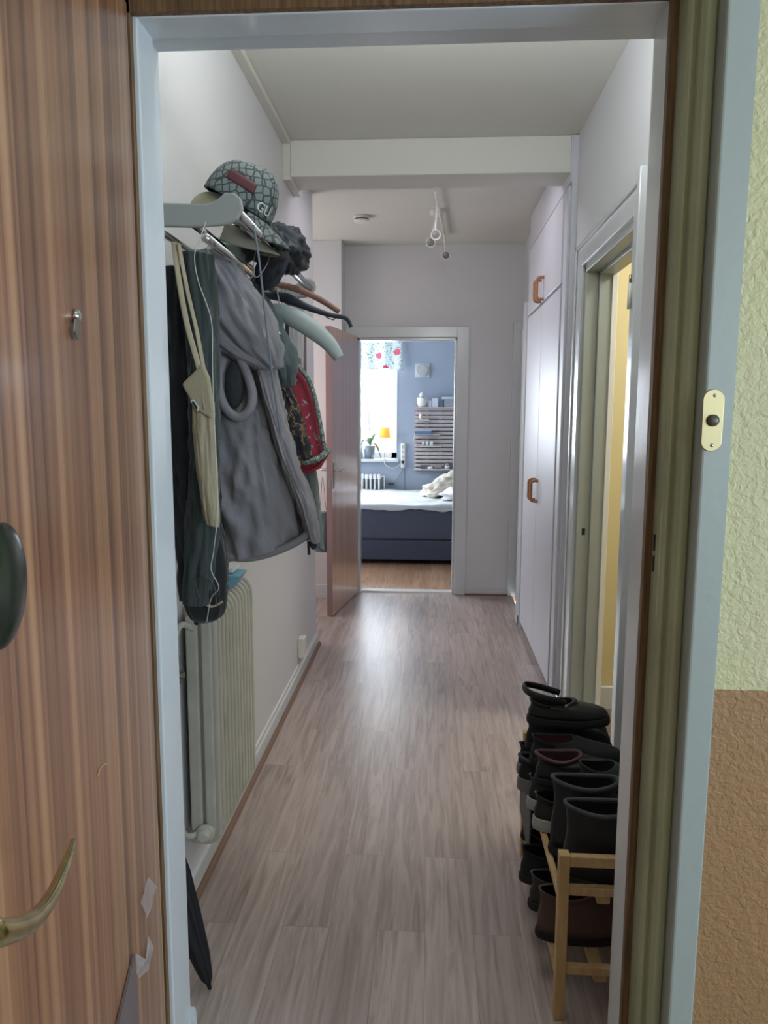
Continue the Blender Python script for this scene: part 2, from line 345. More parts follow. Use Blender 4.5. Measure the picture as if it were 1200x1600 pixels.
# ---------------------------------------------------------------- front door (open, hinged on the left)
fd=thing('front_door',(-.487,1.25,0.01),'open brown teak-veneer entrance door hinged on the left door frame','door',world=False,rot=(0,0,math.radians(-77)))
A_=math.radians(13); DN=Vector((math.cos(A_),math.sin(A_),0)); DD=Vector((math.sin(A_),-math.cos(A_),0)); DO=Vector((-.487,1.25,.01))
def DH(px,py,c):      # photo coordinate met with the plane c in front of the leaf, in the door's own coordinates
    d=FW+RT*((px-600)/FPX)+UP*((800-py)/FPX); o=Vector((0,0,CAMZ)); t=(c-(o-DO).dot(DN))/d.dot(DN); p=o+d*t-DO
    return Vector((p.dot(DD),p.dot(DN),p.z))
MB().box(0.0,.94,-.045,0,0,2.05).build('leaf',door_m,fd,bevel=.002)
MB().box(.012,.0135,0,.0006,.2,.68).build('edge_chip',mat('bare_wood_line',(200,170,110),.6),fd)
p=DH(120,494,.003)
MB().lathe([(0,0),(.0075,0),(.008,.004),(.005,.007),(0,.008)],Matrix.Translation((p.x,0,p.z))@Matrix.Rotation(-PI/2,4,'X'),20).build('peephole',chrome,fd,smooth=True)
MB().prism([DH(x,y,.006) for x,y in((116,499),(123,499),(122,512),(126,524),(125,532),(119,530),(115,518))],(0,.0015,0)).build('peephole_cover',steel,fd)
kc_=DH(2,915,.045)
M_=Matrix.Translation(kc_)@Euler((0,math.radians(-22),0)).to_matrix().to_4x4()
w=MB(); w.blob(M_@Matrix.Diagonal((.026,.012,.037,1)),amp=0); w.tube([(kc_.x,0,kc_.z),(kc_.x,.035,kc_.z)],.014,16)
o=w.build('lock_knob',bronze,fd,smooth=True); tag(o,'dark bronze oval turn knob')
hb_=DH(-45,1462,.062)
path=catmull([(hb_.x+.02,.0,hb_.z),(hb_.x+.02,.035,hb_.z),(hb_.x+.012,.055,hb_.z)]+[DH(x,y,c) for x,y,c in((-25,1462,.064),(0,1458,.066),(30,1450,.066),(56,1434,.065),(78,1405,.063),(97,1365,.059),(108,1335,.055),(114,1315,.05))],50)
MB().tube(path,[.0075]*12+[.0072]*6+[.0070-.0046*(i/32) for i in range(33)],16).build('lever_handle',brass,fd,smooth=True)
MB().lathe([(0,0),(.026,0),(.026,.004),(.02,.008),(0,.008)],Matrix.Translation((hb_.x+.02,0,hb_.z))@Matrix.Rotation(-PI/2,4,'X')).build('handle_rose',brass,fd,smooth=True)
tape=mat('clear_tape',(225,215,212),.06,alpha=.25,bump=.9,bscale=160)
for pts in (((231,1370),(241,1385),(240,1400),(232,1420),(227,1438),(224,1430),(219,1410),(221,1395),(226,1385)),((231,1462),(236,1480),(235,1500),(228,1516),(217,1528),(210,1524),(206,1505),(207,1490),(212,1505),(217,1514),(226,1500),(229,1482))):
    q=[DH(x,y,.0006) for x,y in pts]; c=sum(q,Vector())/len(q); w=MB(); n=len(q)
    ctr=[w.bm.verts.new(c+Vector((0,.006,0)))]; ed=[w.bm.verts.new(v+Vector((0,.0005+.004*(k%2),0))) for k,v in enumerate(q)]
    for k in range(n): w.face([ctr[0],ed[k],ed[(k+1)%n]])
    tag(w.build('tape_scrap',tape,fd,solid=.0004),'torn clear tape')
MB().prism([DH(x,y,.001) for x,y in((207,1490),(213,1600),(211,1700),(150,1700),(181,1599))],(0,.004,0)).build('grey_patch',mat('grey_foil',(112,98,98),.45),fd)
w=MB(); w.tube(catmull([DH(152,1213,.001),DH(157,1200,.001),DH(164,1194,.001),DH(172,1193,.001)],14),.0010,6); w.build('scratch',mat('pale_scratch',(190,150,115),.6),fd)

# ---------------------------------------------------------------- bedroom door frame + door
d2=bpy.data.objects.new('door_2',None); C.objects.link(d2); d2['kind']='structure'; d2.location=(-.18,5.8,0); d2['_world']=(-.18,5.8,0)
w=MB(); w.box(-.655,-.567,5.782,5.80,0,2.065); w.box(.195,.283,5.782,5.80,0,2.065); w.box(-.567,.195,5.782,5.80,1.985,2.065)
w.build('casing',gloss,d2,bevel=.004)
w=MB(); w.box(-.567,-.545,5.80,5.915,0,1.985); w.box(.178,.198,5.80,5.915,0,1.985); w.box(-.567,.198,5.80,5.915,1.965,1.985)
w.build('jamb',gloss,d2,bevel=.003)
MB().prism([(-.567,5.80,0),(-.567,5.815,.014),(-.567,5.90,.014),(-.567,5.915,0)],(.763,0,0)).build('threshold',mat('threshold_white',(214,206,200),.35),d2)
ang=math.atan2(5.10-5.795,-.668+.56)
bd=thing('interior_door',(-.560,5.78,.008),'brown veneer interior door standing open at the bedroom doorway','door',world=False,rot=(0,0,ang))
MB().box(0,.712,-.04,0,0,1.985).build('leaf',[door2],bd,bevel=.002)
MB().box(.712,.7135,-.04,0,0,1.985).build('edge_band',door2e,bd)
for s in(1,-1):
    y0=0 if s>0 else -.04
    MB().box(.655,.685,*sorted((y0,y0+s*.003)),.93-.04,1.11-.04).build('escutcheon',steel,bd,bevel=.001)
    MB().tube(catmull([(.67,y0,1.02),(.67,y0+s*.035,1.02),(.665,y0+s*.05,1.02),(.63,y0+s*.052,1.02),(.57,y0+s*.05,1.02)],20),.008,12).build('handle',chrome,bd,smooth=True)
MB().box(.7135,.7142,-.028,-.012,.90,.96).build('lock_plate',steel,bd)

# ---------------------------------------------------------------- bathroom doorway
d3=bpy.data.objects.new('door_3',None); C.objects.link(d3); d3['kind']='structure'; d3.location=(.65,2.9,0); d3['_world']=(.65,2.9,0)
w=MB()
for y0,y1 in((3.33,3.455),(2.385,2.51)):
    w.box(.632,.65,y0,y1,0,2.138 if y0>3 else 2.138); 
w.box(.632,.65,2.51,3.33,2.04,2.138)
w.box(.624,.632,3.43,3.455,0,2.138); w.box(.624,.632,2.40,3.455,2.118,2.138)
w.build('casing',gloss,d3,bevel=.004)
w=MB(); w.box(.645,.70,3.30,3.33,0,2.04); w.box(.645,.70,2.51,2.54,0,2.04); w.box(.645,.70,2.51,3.33,2.01,2.04)
w.box(.70,.765,3.285,3.33,0,2.04); w.box(.70,.765,2.51,2.555,0,2.04); w.box(.70,.765,2.51,3.33,1.995,2.04)
w.build('jamb',frame_m,d3,bevel=.003)
MB().box(.752,.775,3.278,3.29,0,2.0).build('door_stop',plast,d3,bevel=.002)
MB().box(.668,.682,3.2985,3.2995,.89,.92).build('strike_plate',darkm,d3)
MB().box(.645,.765,2.51,3.33,.0,.016).build('threshold',gloss,d3,bevel=.004)
w=MB(); w.box(.60,.65,2.333,2.366,0,2.137); struct('trim_3',w,gloss,bevel=.004)
h=thing('door_hinge',(.62,2.40,1.72),'small white-painted pin hinge high on the bathroom doorway trim','hinge')
MB().tube([(.597,2.375,1.735),(.597,2.375,1.81)],.007,12).build('barrel',plast,h,smooth=True)
MB().tube([(.597,2.375,1.81),(.597,2.375,1.835)],.0045,12).build('pin',steel,h,smooth=True)

# ---------------------------------------------------------------- wardrobe wall
cb=thing('built_in_wardrobe',(.8,4.3,0),'tall white built-in wardrobe along the right wall with D-shaped handles','wardrobe')
w=MB(); w.box(.625,1.2,3.585,4.98,.045,2.655); w.box(.66,1.2,3.60,4.96,0,.045)
w.build('body',cabm,cb,bevel=.002)
hm=mat('tan_wood_handle',(158,112,76),.45,var=.12,vscale=60)
hd=mat('brown_handle_base',(96,72,56),.5)
for y0,y1,hy in((3.70,4.292,4.245),(4.298,4.90,4.345)):
    for z0,z1,hz in((.05,2.012,.985),(2.030,2.43,2.095)):
        d=MB().box(.606,.625,y0,y1,z0,z1).build('door',cabm,cb,bevel=.003)
        hh_=.058
        pth=catmull([(.606,hy,hz+hh_),(.585,hy,hz+hh_),(.572,hy,hz+hh_-.006),(.568,hy,hz+hh_-.02),(.568,hy,hz),(.568,hy,hz-hh_+.02),(.572,hy,hz-hh_+.006),(.585,hy,hz-hh_),(.606,hy,hz-hh_)],32)
        hobj=MB().tube(pth,.0085,10).build('handle',hm,d,smooth=True)
w=MB(); w.box(.612,.625,3.60,3.69,.02,2.44)
w.build('side_stile',cabm,cb,bevel=.002)
MB().box(.617,.625,3.585,4.98,2.455,2.655).build('top_panel',cabm,cb,bevel=.002)
struct('trim_4',MB().box(.60,.68,4.99,5.10,0,2.13),gloss,bevel=.004)
struct('trim_5',MB().box(.612,.68,5.775,5.80,0,2.1),gloss,bevel=.004)
d4=bpy.data.objects.new('door_4',None); C.objects.link(d4); d4['kind']='structure'; d4.location=(.675,5.45,0); d4['_world']=(.675,5.45,0)
MB().box(.665,.682,5.12,5.72,.01,2.03).build('leaf',gloss,d4,bevel=.002)
MB().tube([(.665,5.17,1.02),(.63,5.17,1.02),(.625,5.2,1.02),(.625,5.27,1.02)],.007,10).build('handle',steel,d4,smooth=True)
struct('trim_6',MB().box(.60,.615,4.92,4.99,0,2.0),gloss,bevel=.002)

# baseboards
struct('baseboard_left',MB().prism([(-.69,1.42,0),(-.676,1.42,0),(-.676,1.42,.068),(-.684,1.42,.076),(-.69,1.42,.076)],(0,3.03,0)),gloss)
struct('trim_7',MB().prism([(-.676,1.42,0),(-.662,1.42,0),(-.663,1.42,.008),(-.67,1.42,.016),(-.676,1.42,.017)],(0,3.04,0)),skirt)
struct('trim_8',MB().box(-.69,-.682,2.66,3.85,.083,.095),plast,bevel=.002)
struct('baseboard_entry',MB().prism([(-.69,1.42,0),(-.69,1.434,0),(-.69,1.434,.13),(-.69,1.428,.15),(-.69,1.42,.16)],(.20,0,0)),gloss)
struct('baseboard_back',MB().box(.283,.612,5.788,5.80,0,.055),gloss,bevel=.003)
struct('trim_9',MB().box(.283,.612,5.774,5.788,0,.014),skirt,bevel=.003)
struct('baseboard_back_left',MB().box(-2,-.66,5.585,5.6,0,.11),gloss,bevel=.003)
struct('baseboard_right',MB().box(.638,.65,3.455,3.60,0,.08).box(.60,.624,4.90,4.985,0,.075),gloss,bevel=.003)
struct('baseboard_bedroom',MB().box(-2.3,1.7,8.385,8.4,0,.08),gloss,bevel=.003)

# cable trunking at the ceiling
w=MB(); w.box(-.69,-.655,1.42,3.6,2.635,CZ-.001); w.box(-.69,-.655,3.57,3.6,2.5,2.64); w.box(-.69,-.655,3.57,3.85,2.478,2.5)
tag(w.build('cable_trunking',mat('old_white_trunking',(205,204,194),.5),None,bevel=.002),'thin white cable trunking running along the ceiling corner and down the beam','trunking')

# ---------------------------------------------------------------- ceiling things
t=thing('smoke_detector',(-.454,4.956,CZ-.035),'round white smoke detector on the hallway ceiling','smoke detector')
MB().lathe([(0,CZ-.001),(.05,CZ-.001),(.052,CZ-.012),(.045,CZ-.016),(.045,CZ-.024),(.05,CZ-.026),(.047,CZ-.036),(.03,CZ-.04),(0,CZ-.041)],Matrix.Translation((-.454,4.956,0))).build('body',plast,t,smooth=False)
MB().lathe([(0,CZ-.017),(.0462,CZ-.017),(.0462,CZ-.0235),(0,CZ-.0235)],Matrix.Translation((-.454,4.956,0))).build('vent_ring',mat('grey_vent',(110,108,104),.7),t)
sp=thing('ceiling_spotlight',(.02,4.9,CZ-.03),'white three-headed ceiling spotlight fixture','lamp')
A=Vector((.012,4.35,2.632)); B=Vector((.085,5.45,2.632))
MB().tube([A,B],.009,12).build('bar',plast,sp,smooth=True)
MB().lathe([(0,CZ-.001),(.05,CZ-.001),(.05,CZ-.02),(.04,CZ-.026),(0,CZ-.026)],Matrix.Translation((.03,4.85,0))).build('ceiling_rose',plast,sp)
for (px,py,Y) in((681,367,4.45),(673,379,4.62),(697,399,5.25)):
    hp=WY(px,py,Y); top=A.lerp(B,(Y+.06-A.y)/(B.y-A.y)); 
    ax=(Vector((0,0,1.5))-hp).normalized(); ax.x+=.1
    q=ax.to_track_quat('Z','X').to_matrix().to_4x4(); Mh=Matrix.Translation(hp)@q
    hobj=MB().lathe([(0,-.085),(.016,-.083),(.020,-.07),(.022,-.03),(.027,-.004),(.029,.002),(.027,.003),(.023,-.004),(0,-.006)],Mh).build('lamp_head',plast,sp,smooth=False)
    MB().tube([hp-ax*.05,Vector((top.x,(hp.y+.05),2.632))],.005,8).build('swivel_arm',plast,sp)
    MB().lathe([(0,-.005),(.0215,-.005),(.0215,-.002),(.017,-.001),(0,0)],Mh).build('bulb',mat('grey_bulb',(120,120,118),.25),hobj,smooth=True)

# ---------------------------------------------------------------- radiator
rt=thing('radiator',(-.64,2.15,.19),'cream ribbed column radiator on the left wall under the coats','radiator')
x0,x1=-.672,-.585; zb,zt=.185,.885; N=12; Y0,Y1=1.985,2.40
def col_prof(rx):
    p=[]
    R_=.055
    for k in range(9): a_=k/8*PI/2; p.append((x1-R_+R_*math.sin(a_)+rx,zt-R_+R_*math.cos(a_)))
    for k in range(7): a_=k/6*PI/2; p.append((x1-.04+.04*math.cos(a_)+rx,zb+.04-.04*math.sin(a_)))
    p.append((x0,zb)); p.append((x0,zt)); return p
for i in range(N):
    y=Y0+(Y1-Y0)*i/(N-1); w=MB()
    w.prism([(x,y-.010,z) for x,z in col_prof(0)],(0,.020,0))
    o=w.build('radiator_section',radm,rt,bevel=.0085,seg=4,smooth=False)
w=MB(); w.box(x0,x1-.05,Y0-.01,Y1+.01,zb+.03,zt-.03); w.build('core',radm,rt)
w=MB(); w.box(x0+.004,x0+.038,Y0-.026,Y0-.010,zb+.05,zt-.02); w.box(x0+.046,x1-.012,Y0-.024,Y0-.010,zb+.05,zt-.03); w.build('end_panel',radm,rt,bevel=.006,seg=3)
w=MB(); w.lathe([(0,0),(.024,0),(.026,.008),(.026,.02),(.018,.024),(.018,.034),(.012,.038),(0,.038)],Matrix.Translation((-.625,Y0-.02,.235))@Matrix.Rotation(PI/2,4,'X')); w.build('valve_knob',radm,rt,bevel=.002)
w=MB(); w.tube(catmull([(-.645,1.96,.83),(-.665,1.93,.85),(-.672,1.90,.83),(-.672,1.89,.78),(-.672,1.89,.60),(-.672,1.89,.34),(-.672,1.90,.27),(-.662,1.93,.238),(-.64,1.96,.235)],48),.0085,12); w.build('supply_pipe',radm,rt,smooth=True)
w=MB(); w.tube([(-.672,1.89,.70),(-.672,1.89,.735)],.014,8); w.tube([(-.672,1.89,.742),(-.672,1.89,.775)],.012,6); w.tube([(-.672,1.89,.725),(-.650,1.885,.725)],.008,10)
w.build('pipe_coupling',steel,rt)
t=MB(); t.prism([(-.655,2.20,.886),(-.60,2.20,.886),(-.575,2.20,.925),(-.64,2.20,.93)],(0,.10,0))
tag(t.build('blue_box',mat('pale_blue_card',(120,176,200),.5),None,bevel=.003),'small pale blue box lying on top of the cream radiator','box')
t=MB().box(-.66,-.60,2.22,2.30,.932,.945); tag(t.build('folded_paper',mat('white_paper',(225,225,228),.7),None,bevel=.001),'folded white paper on the small blue box on the radiator','paper')

# outlet box
t=thing('cable_outlet',(-.68,3.84,.10),'small white cable outlet box low on the left wall near its far corner','outlet')
MB().box(-.69,-.655,3.80,3.87,.125,.235).build('housing',plast,t,bevel=.006)
MB().tube(catmull([(-.672,3.835,.127),(-.672,3.835,.11),(-.676,3.83,.10),(-.68,3.80,.098)],10),.005,8).build('cable',plast,t,smooth=True)

# umbrella leaning in the corner behind the frame
um=thing('folded_umbrella',(-.53,1.66,0),'black folded umbrella standing point-down in the near left corner','umbrella')
P0=WY(328,1545,1.655); P1=Vector((-.65,1.60,.56)); ax=(P1-P0)
pp=[P0+ax*k for k in(0,.03,.06,.10,.2,.4,.6,.8,.95)]
w=MB(); R_=[]
for p,r in zip(pp,(.004,.006,.013,.017,.024,.031,.036,.030,.010)):
    R_.append([p+Vector((math.cos(2*PI*k/32),math.sin(2*PI*k/32),0))*r*(1+.16*math.sin(8*2*PI*k/32)) for k in range(32)])
w.rings(R_); w.build('canopy',mat('black_nylon',(22,22,28),.55,bump=.2,bscale=30),um,smooth=True)
MB().tube([pp[-1],P0+ax*1.15],.006,10).build('shaft',steel,um,smooth=True)
MB().tube(catmull([P0+ax*1.1,P0+ax*1.22,P0+ax*1.27+Vector((.03,0,0)),P0+ax*1.22+Vector((.06,0,0))],16),.011,10).build('handle',darkm,um,smooth=True)

# ================================================================== HAT RACK AND COATS
hr=thing('coat_rack',(-.69,2.0,1.8),'wall-mounted hat shelf of chrome tubes with grey plastic end brackets','coat rack')
RZ=1.822; railx=(-.40,-.515,-.61)
for x,r in zip(railx,(.0125,.009,.008)):
    MB().tube([(x,1.553,RZ),(x,2.50,RZ)],r,16).build('rail',chrome,hr,smooth=True)
MB().tube([(-.455,1.535,RZ-.055),(-.455,2.5,RZ-.055)],.009,14).build('hanging_rail',chrome,hr,smooth=True)
brk=mat('grey_plastic_bracket',(150,152,148),.5)
for y in(1.535,2.49):
    pts=[(-.69,y,RZ-.028),(-.47,y,RZ-.034),(-.41,y,RZ-.03),(-.39,y,RZ-.02),(-.378,y,RZ+.0),(-.382,y,RZ+.02),(-.395,y,RZ+.03),(-.415,y,RZ+.03),(-.43,y,RZ+.018),(-.45,y,RZ+.01),(-.55,y,RZ+.014),(-.69,y,RZ+.018)]
    MB().prism(pts,(0,.014,0)).build('bracket',brk,hr,bevel=.004,seg=3)

fab=lambda n,c,**k: mat(n,c,.85,bump=.35,bscale=140,sheen=.15,**k)
olive=fab('grey_olive_cloth',(134,132,138)); olive_d=fab('dark_olive_cloth',(52,60,58)); blackc=fab('black_cloth',(24,27,32)); slate=fab('slate_green_cloth',(78,92,98))
beige=fab('beige_canvas',(160,148,122)); khaki=fab('khaki_cotton',(150,150,120)); rimd=fab('dark_rim_cloth',(48,52,56))
# black coat, nearest
bk=thing('black_coat',(-.52,1.68,.95),'long black coat hanging nearest the entrance on the coat rack','coat')
L=px_edge([(262,420),(264,600),(268,750),(280,850),(286,935)],1.70); R=px_edge([(300,420),(322,600),(338,780),(352,870),(352,925)],1.70)
cloth(L,R,[.035,.06,.065,.06,.05],amp=.008,seed=4).build('coat_body',blackc,bk,smooth=True)
L=px_edge([(288,395),(296,520),(300,700),(292,820),(290,940)],1.64); R=px_edge([(330,400),(338,520),(340,700),(338,840),(322,945)],1.64)
o=cloth(L,R,[.03,.04,.035,.03,.026],amp=.006,seed=9).build('sleeve',olive_d,bk,smooth=True); tag(o,'dark olive sleeve')
MB().tube(catmull([WY(312,935,1.6),WY(306,912,1.6),WY(318,900,1.6),WY(334,915,1.6),WY(338,945,1.6)],16),.0016,6).build('drawcord',mat('dark_cord',(60,62,60),.5),bk,smooth=True)
# black cap hanging below coat
cp=thing('baseball_hat',(-.53,1.70,.93),'black cap hanging upside down below the black coat hem','cap')
L=px_edge([(288,925),(292,945),(300,962),(312,971)],1.71); R=px_edge([(353,925),(352,948),(346,963),(334,970)],1.71)
cloth(L,R,[.05,.05,.04,.02],amp=.002,seed=2,rows=24).build('crown',fab('black_twill',(20,22,24)),cp,smooth=True)
MB().tube(catmull([WY(322,944,1.655),WY(332,948,1.65),WY(348,940,1.655)],10),.006,8,flat=(1,.4)).build('back_strap',beige,cp,smooth=True)
MB().blob(ell(WY(307,973,1.69),.006,.006,.006),amp=0).build('button',darkm,cp,smooth=True)
# beige tote
tb=thing('beige_tote_bag',(-.50,1.6,1.15),'crumpled beige canvas tote bag hanging by its strap over the black coat','bag')
w=MB(); w.tube(catmull([WY(272,378,1.60),WY(280,440,1.58),WY(293,510,1.565),WY(312,580,1.555),WY(322,640,1.55)],30),.0065,8,flat=(.95,.3)); w.tube(catmull([WY(279,380,1.60),WY(292,450,1.585),WY(308,520,1.575),WY(318,575,1.565),WY(330,630,1.56)],30),.0055,8,flat=(.95,.3)); w.build('strap',beige,tb,smooth=True)
fl=[(283,600),(316,568),(326,590),(333,640),(330,655),(305,640)]
w=MB(); w.prism([WY(x,y,1.548) for x,y in fl],(0,.016,0)); w.build('flap',beige,tb,bevel=.005,smooth=False)
L=px_edge([(303,628),(305,680),(312,740),(318,790),(324,818)],1.57); R=px_edge([(333,628),(334,690),(337,750),(340,800),(340,824)],1.57)
cloth(L,R,[.012,.016,.016,.014,.010],amp=.004,seed=3,rows=40).build('bag_body',beige,tb,smooth=True)
w=MB(); a_=[WY(297,627,1.545),WY(302,624,1.545),WY(311,637,1.545),WY(309,642,1.545)]; w.prism(a_,(0,.003,0)); w.build('label_tab',mat('white_label',(215,215,210),.6),tb)
w=MB(); a_=[WY(299,628,1.5435),WY(302,626.5,1.5435),WY(309,637,1.5435),WY(307.5,640,1.5435)]; w.prism(a_,(0,.001,0)); w.build('label_print',darkm,tb)
# grey puffer
gj=thing('grey_jacket',(-.42,1.9,1.02),'large grey padded jacket with hood hanging in the middle of the coat rack','jacket')
L=px_edge([(322,420),(318,520),(326,600),(334,700),(338,800),(350,872)],1.88); R=px_edge([(372,430),(400,510),(420,590),(440,670),(468,750),(489,838)],1.88)
cloth(L,R,[.06,.10,.12,.13,.13,.11],amp=.015,fr=8,seed=12,rows=110,seg=96).build('body',olive,gj,smooth=True)
L=px_edge([(296,400),(302,470),(318,530),(360,560),(410,580)],1.77); R=px_edge([(345,392),(385,440),(412,490),(432,540),(436,575)],1.77)
o=cloth(L,R,[.045,.06,.055,.04,.02],amp=.014,fr=9,seed=21,rows=70,seg=72).build('hood',olive,gj,smooth=True)
L=px_edge([(400,560),(418,620),(440,700),(466,780),(486,838)],1.80); R=px_edge([(424,570),(436,640),(456,712),(486,788),(496,848)],1.80)
cloth(L,R,[.04,.05,.05,.05,.04],amp=.009,seed=31,rows=70).build('sleeve',olive,gj,smooth=True)
rim=[WY(348,560,1.75),WY(341,590,1.738),WY(345,622,1.732),WY(358,645,1.73),WY(375,652,1.73),WY(390,640,1.732),WY(394,615,1.738),WY(386,585,1.745),WY(374,558,1.75)]
MB().tube(catmull(rim,40),.011,10).build('cuff_rim',olive,gj,smooth=True)
MB().blob(Matrix.Translation(WY(367,602,1.752))@Matrix.Diagonal((.024,.016,.055,1)),amp=.06).build('cuff_lining',rimd,gj,smooth=True)
w=MB(); w.tube([WY(482,846,1.80),WY(483,867,1.80)],.0035,8); w.build('zip_pull',darkm,gj)
MB().blob(Matrix.Translation(WY(490,848,1.81))@Matrix.Diagonal((.010,.01,.018,1)),amp=0).build('toggle',rimd,gj,smooth=True)
hem=[WY(x,y,1.775) for x,y in((352,868),(380,872),(410,868),(440,858),(465,846),(484,832))]
MB().tube(catmull(hem,30),.010,10,flat=(1,1)).build('hem',olive,gj,smooth=True)
# slate jacket further
sj=thing('slate_green_jacket',(-.44,2.12,1.5),'slate green jacket shoulder showing behind the large grey jacket','jacket')
L=px_edge([(370,430),(388,480),(400,530),(412,575),(425,606)],2.08); R=px_edge([(396,440),(426,488),(445,528),(457,565),(455,604)],2.08)
cloth(L,R,[.03,.05,.06,.06,.04],amp=.012,fr=10,seed=41,rows=50).build('body',slate,sj,smooth=True)
# dark patterned coat behind
dj=thing('dark_brown_coat',(-.42,2.2,1.3),'dark brown and black coat hanging between the grey jacket and the red bag','coat')
L=px_edge([(415,560),(430,640),(448,700),(456,730)],2.22); R=px_edge([(440,590),(460,625),(476,672),(484,716)],2.22)
def patt(name,cols,scale,seed=0):
    m=bpy.data.materials.new(name); m.use_nodes=True; nt=m.node_tree; b=nt.nodes['Principled BSDF']
    tc=nt.nodes.new('ShaderNodeTexCoord'); n=nt.nodes.new('ShaderNodeTexNoise'); n.inputs['Scale'].default_value=scale; n.inputs['Detail'].default_value=3; n.inputs['Distortion'].default_value=2.2
    nt.links.new(tc.outputs['Object'],n.inputs['Vector']); r=nt.nodes.new('ShaderNodeValToRGB'); r.color_ramp.interpolation='CONSTANT'; e=r.color_ramp.elements
    e[0].position=0; e[0].color=rgb(*cols[0][1]); e[1].position=cols[1][0]; e[1].color=rgb(*cols[1][1])
    for p,c in cols[2:]: x=e.new(p); x.color=rgb(*c)
    nt.links.new(n.outputs[0],r.inputs[0]); nt.links.new(r.outputs[0],b.inputs['Base Color']); b.inputs['Roughness'].default_value=.8; return m
floral_d=patt('dark_floral_print',[(0,(30,32,44)),(.50,(60,56,56)),(.56,(150,130,100)),(.62,(120,34,44)),(.68,(40,42,54))],22)
floral_r=patt('red_floral_print',[(0,(150,46,68)),(.62,(180,188,180)),(.65,(60,90,94)),(.68,(156,48,72))],20)
leafy=patt('leaf_print',[(0,(58,84,88)),(.42,(150,170,168)),(.50,(66,96,98)),(.57,(196,200,190)),(.64,(70,94,98))],45)
cloth(L,R,[.04,.05,.05,.04],amp=.009,seed=51,rows=40).build('body',floral_d,dj,smooth=True)
# red bag
rb=thing('red_floral_bag',(-.38,2.42,1.22),'red patterned bag with leaf border hanging beyond the jackets','bag')
L=px_edge([(447,560),(446,620),(450,690),(462,728),(474,738)],2.42); R=px_edge([(458,565),(484,600),(498,660),(508,708),(500,732)],2.42)
cloth(L,R,[.03,.06,.09,.09,.05],amp=.004,seed=61,rows=60).build('body',floral_r,rb,smooth=True)
w=MB(); w.tube(catmull([WY(448,558,2.36),WY(466,572,2.36),WY(484,598,2.36),WY(496,640,2.36),WY(505,690,2.36),WY(509,708,2.37)],40),.012,10,flat=(1,.6)); w.build('leaf_border',leafy,rb,smooth=True)
w=MB(); w.tube(catmull([WY(452,716,2.33),WY(475,722,2.32),WY(498,716,2.32),WY(512,704,2.36)],24),.014,10,flat=(1,.7)); w.build('base_band',leafy,rb,smooth=True)
w=MB(); w.tube(catmull([WY(452,730,2.335),WY(475,737,2.325),WY(498,728,2.33),WY(513,706,2.37)],24),.006,8); w.build('piping',mat('red_piping',(150,36,56),.6),rb,smooth=True)
w=MB(); w.tube(catmull([(-.455,2.42,RZ-.046),(-.46,2.42,1.70),WY(450,560,2.42)],12),.006,8); w.build('strap',rimd,rb,smooth=True)
# far grey garment
fj=thing('grey_green_coat',(-.42,2.46,1.05),'grey-green coat edge hanging behind the red bag at the far rack end','coat')
L=px_edge([(452,560),(466,700),(478,780),(488,840)],2.48); R=px_edge([(468,560),(490,720),(498,790),(504,860)],2.48)
cloth(L,R,[.02,.035,.035,.03],amp=.005,seed=71,rows=50).build('body',fab('pale_grey_green_cloth',(104,116,116)),fj,smooth=True)
ws=thing('pale_grey_shirt',(-.50,2.47,1.5),'pale grey shirt hanging at the far end of the rack with vertical folds','shirt')
L=px_edge([(447,480),(447,530),(448,600),(452,660)],2.56); R=px_edge([(472,480),(472,530),(472,600),(474,660)],2.56)
cloth(L,R,[.02,.025,.025,.02],amp=.006,fr=12,seed=81,rows=40,zf=.5).build('body',fab('pale_grey_cotton',(188,188,194)),ws,smooth=True)
bs=MB(); bs.tube([WY(474,500,2.62),WY(475,600,2.62),WY(477,700,2.62)],.010,8,flat=(.6,1)); tag(bs.build('brown_scarf',fab('brown_knit',(112,98,102)),None,smooth=True),'narrow brown scarf hanging beside the pale grey shirt','scarf')
# hangers
def hanger(name,label,Y,cx,cz,pts,r,m,flat,group=None,tip=True):
    h=thing(name,(cx,Y,cz),label,'hanger')
    P=[WY(x,y,Y) for x,y in pts]
    ra=r if isinstance(r,list) else r
    n=40; path=catmull(P,n); rr=[ra[min(int(i/n*(len(ra)-1)),len(ra)-2)]*(1-(i/n*(len(ra)-1)%1))+ra[min(int(i/n*(len(ra)-1)),len(ra)-2)+1]*(i/n*(len(ra)-1)%1) if i<n else ra[-1] for i in range(n+1)] if isinstance(ra,list) else ra
    MB().tube(path,rr,14,flat=flat).build('arm',m,h,smooth=True)
    return h
hw_=wood('brown_hanger_wood',[(.3,(120,88,78)),(.7,(150,112,100))],1.,(30,6,6),.4)
h1=hanger('wooden_hanger','empty brown wooden hanger, highest of the empty hangers on the rack',2.30,-.42,1.75,[(382,452),(410,447),(440,446),(470,454),(500,468),(530,487)],[.007,.009,.010,.010,.009,.008],hw_,(.5,1))
h2=hanger('black_hanger','empty black plastic hanger with curved tip under the brown wooden hanger',2.24,-.42,1.73,[(392,458),(420,462),(448,466),(480,480),(515,492),(540,497),(549,511)],[.006,.010,.016,.010,.007,.0065,.005],mat('blue_black_plastic',(44,52,66),.4),(.5,1))
MB().tube([WY(508,491,2.24),WY(510,496,2.24),WY(521,500,2.24),WY(525,496,2.24)],.0016,6).build('strap_notch',darkm,h2)
h3=hanger('white_coat_hanger','wide white plastic coat hanger below the black one',2.16,-.42,1.66,[(420,486),(440,488),(462,498),(490,516),(515,538),(530,560)],[.020,.024,.028,.027,.022,.015],mat('pale_grey_white_plastic',(176,190,192),.45),(.55,1))
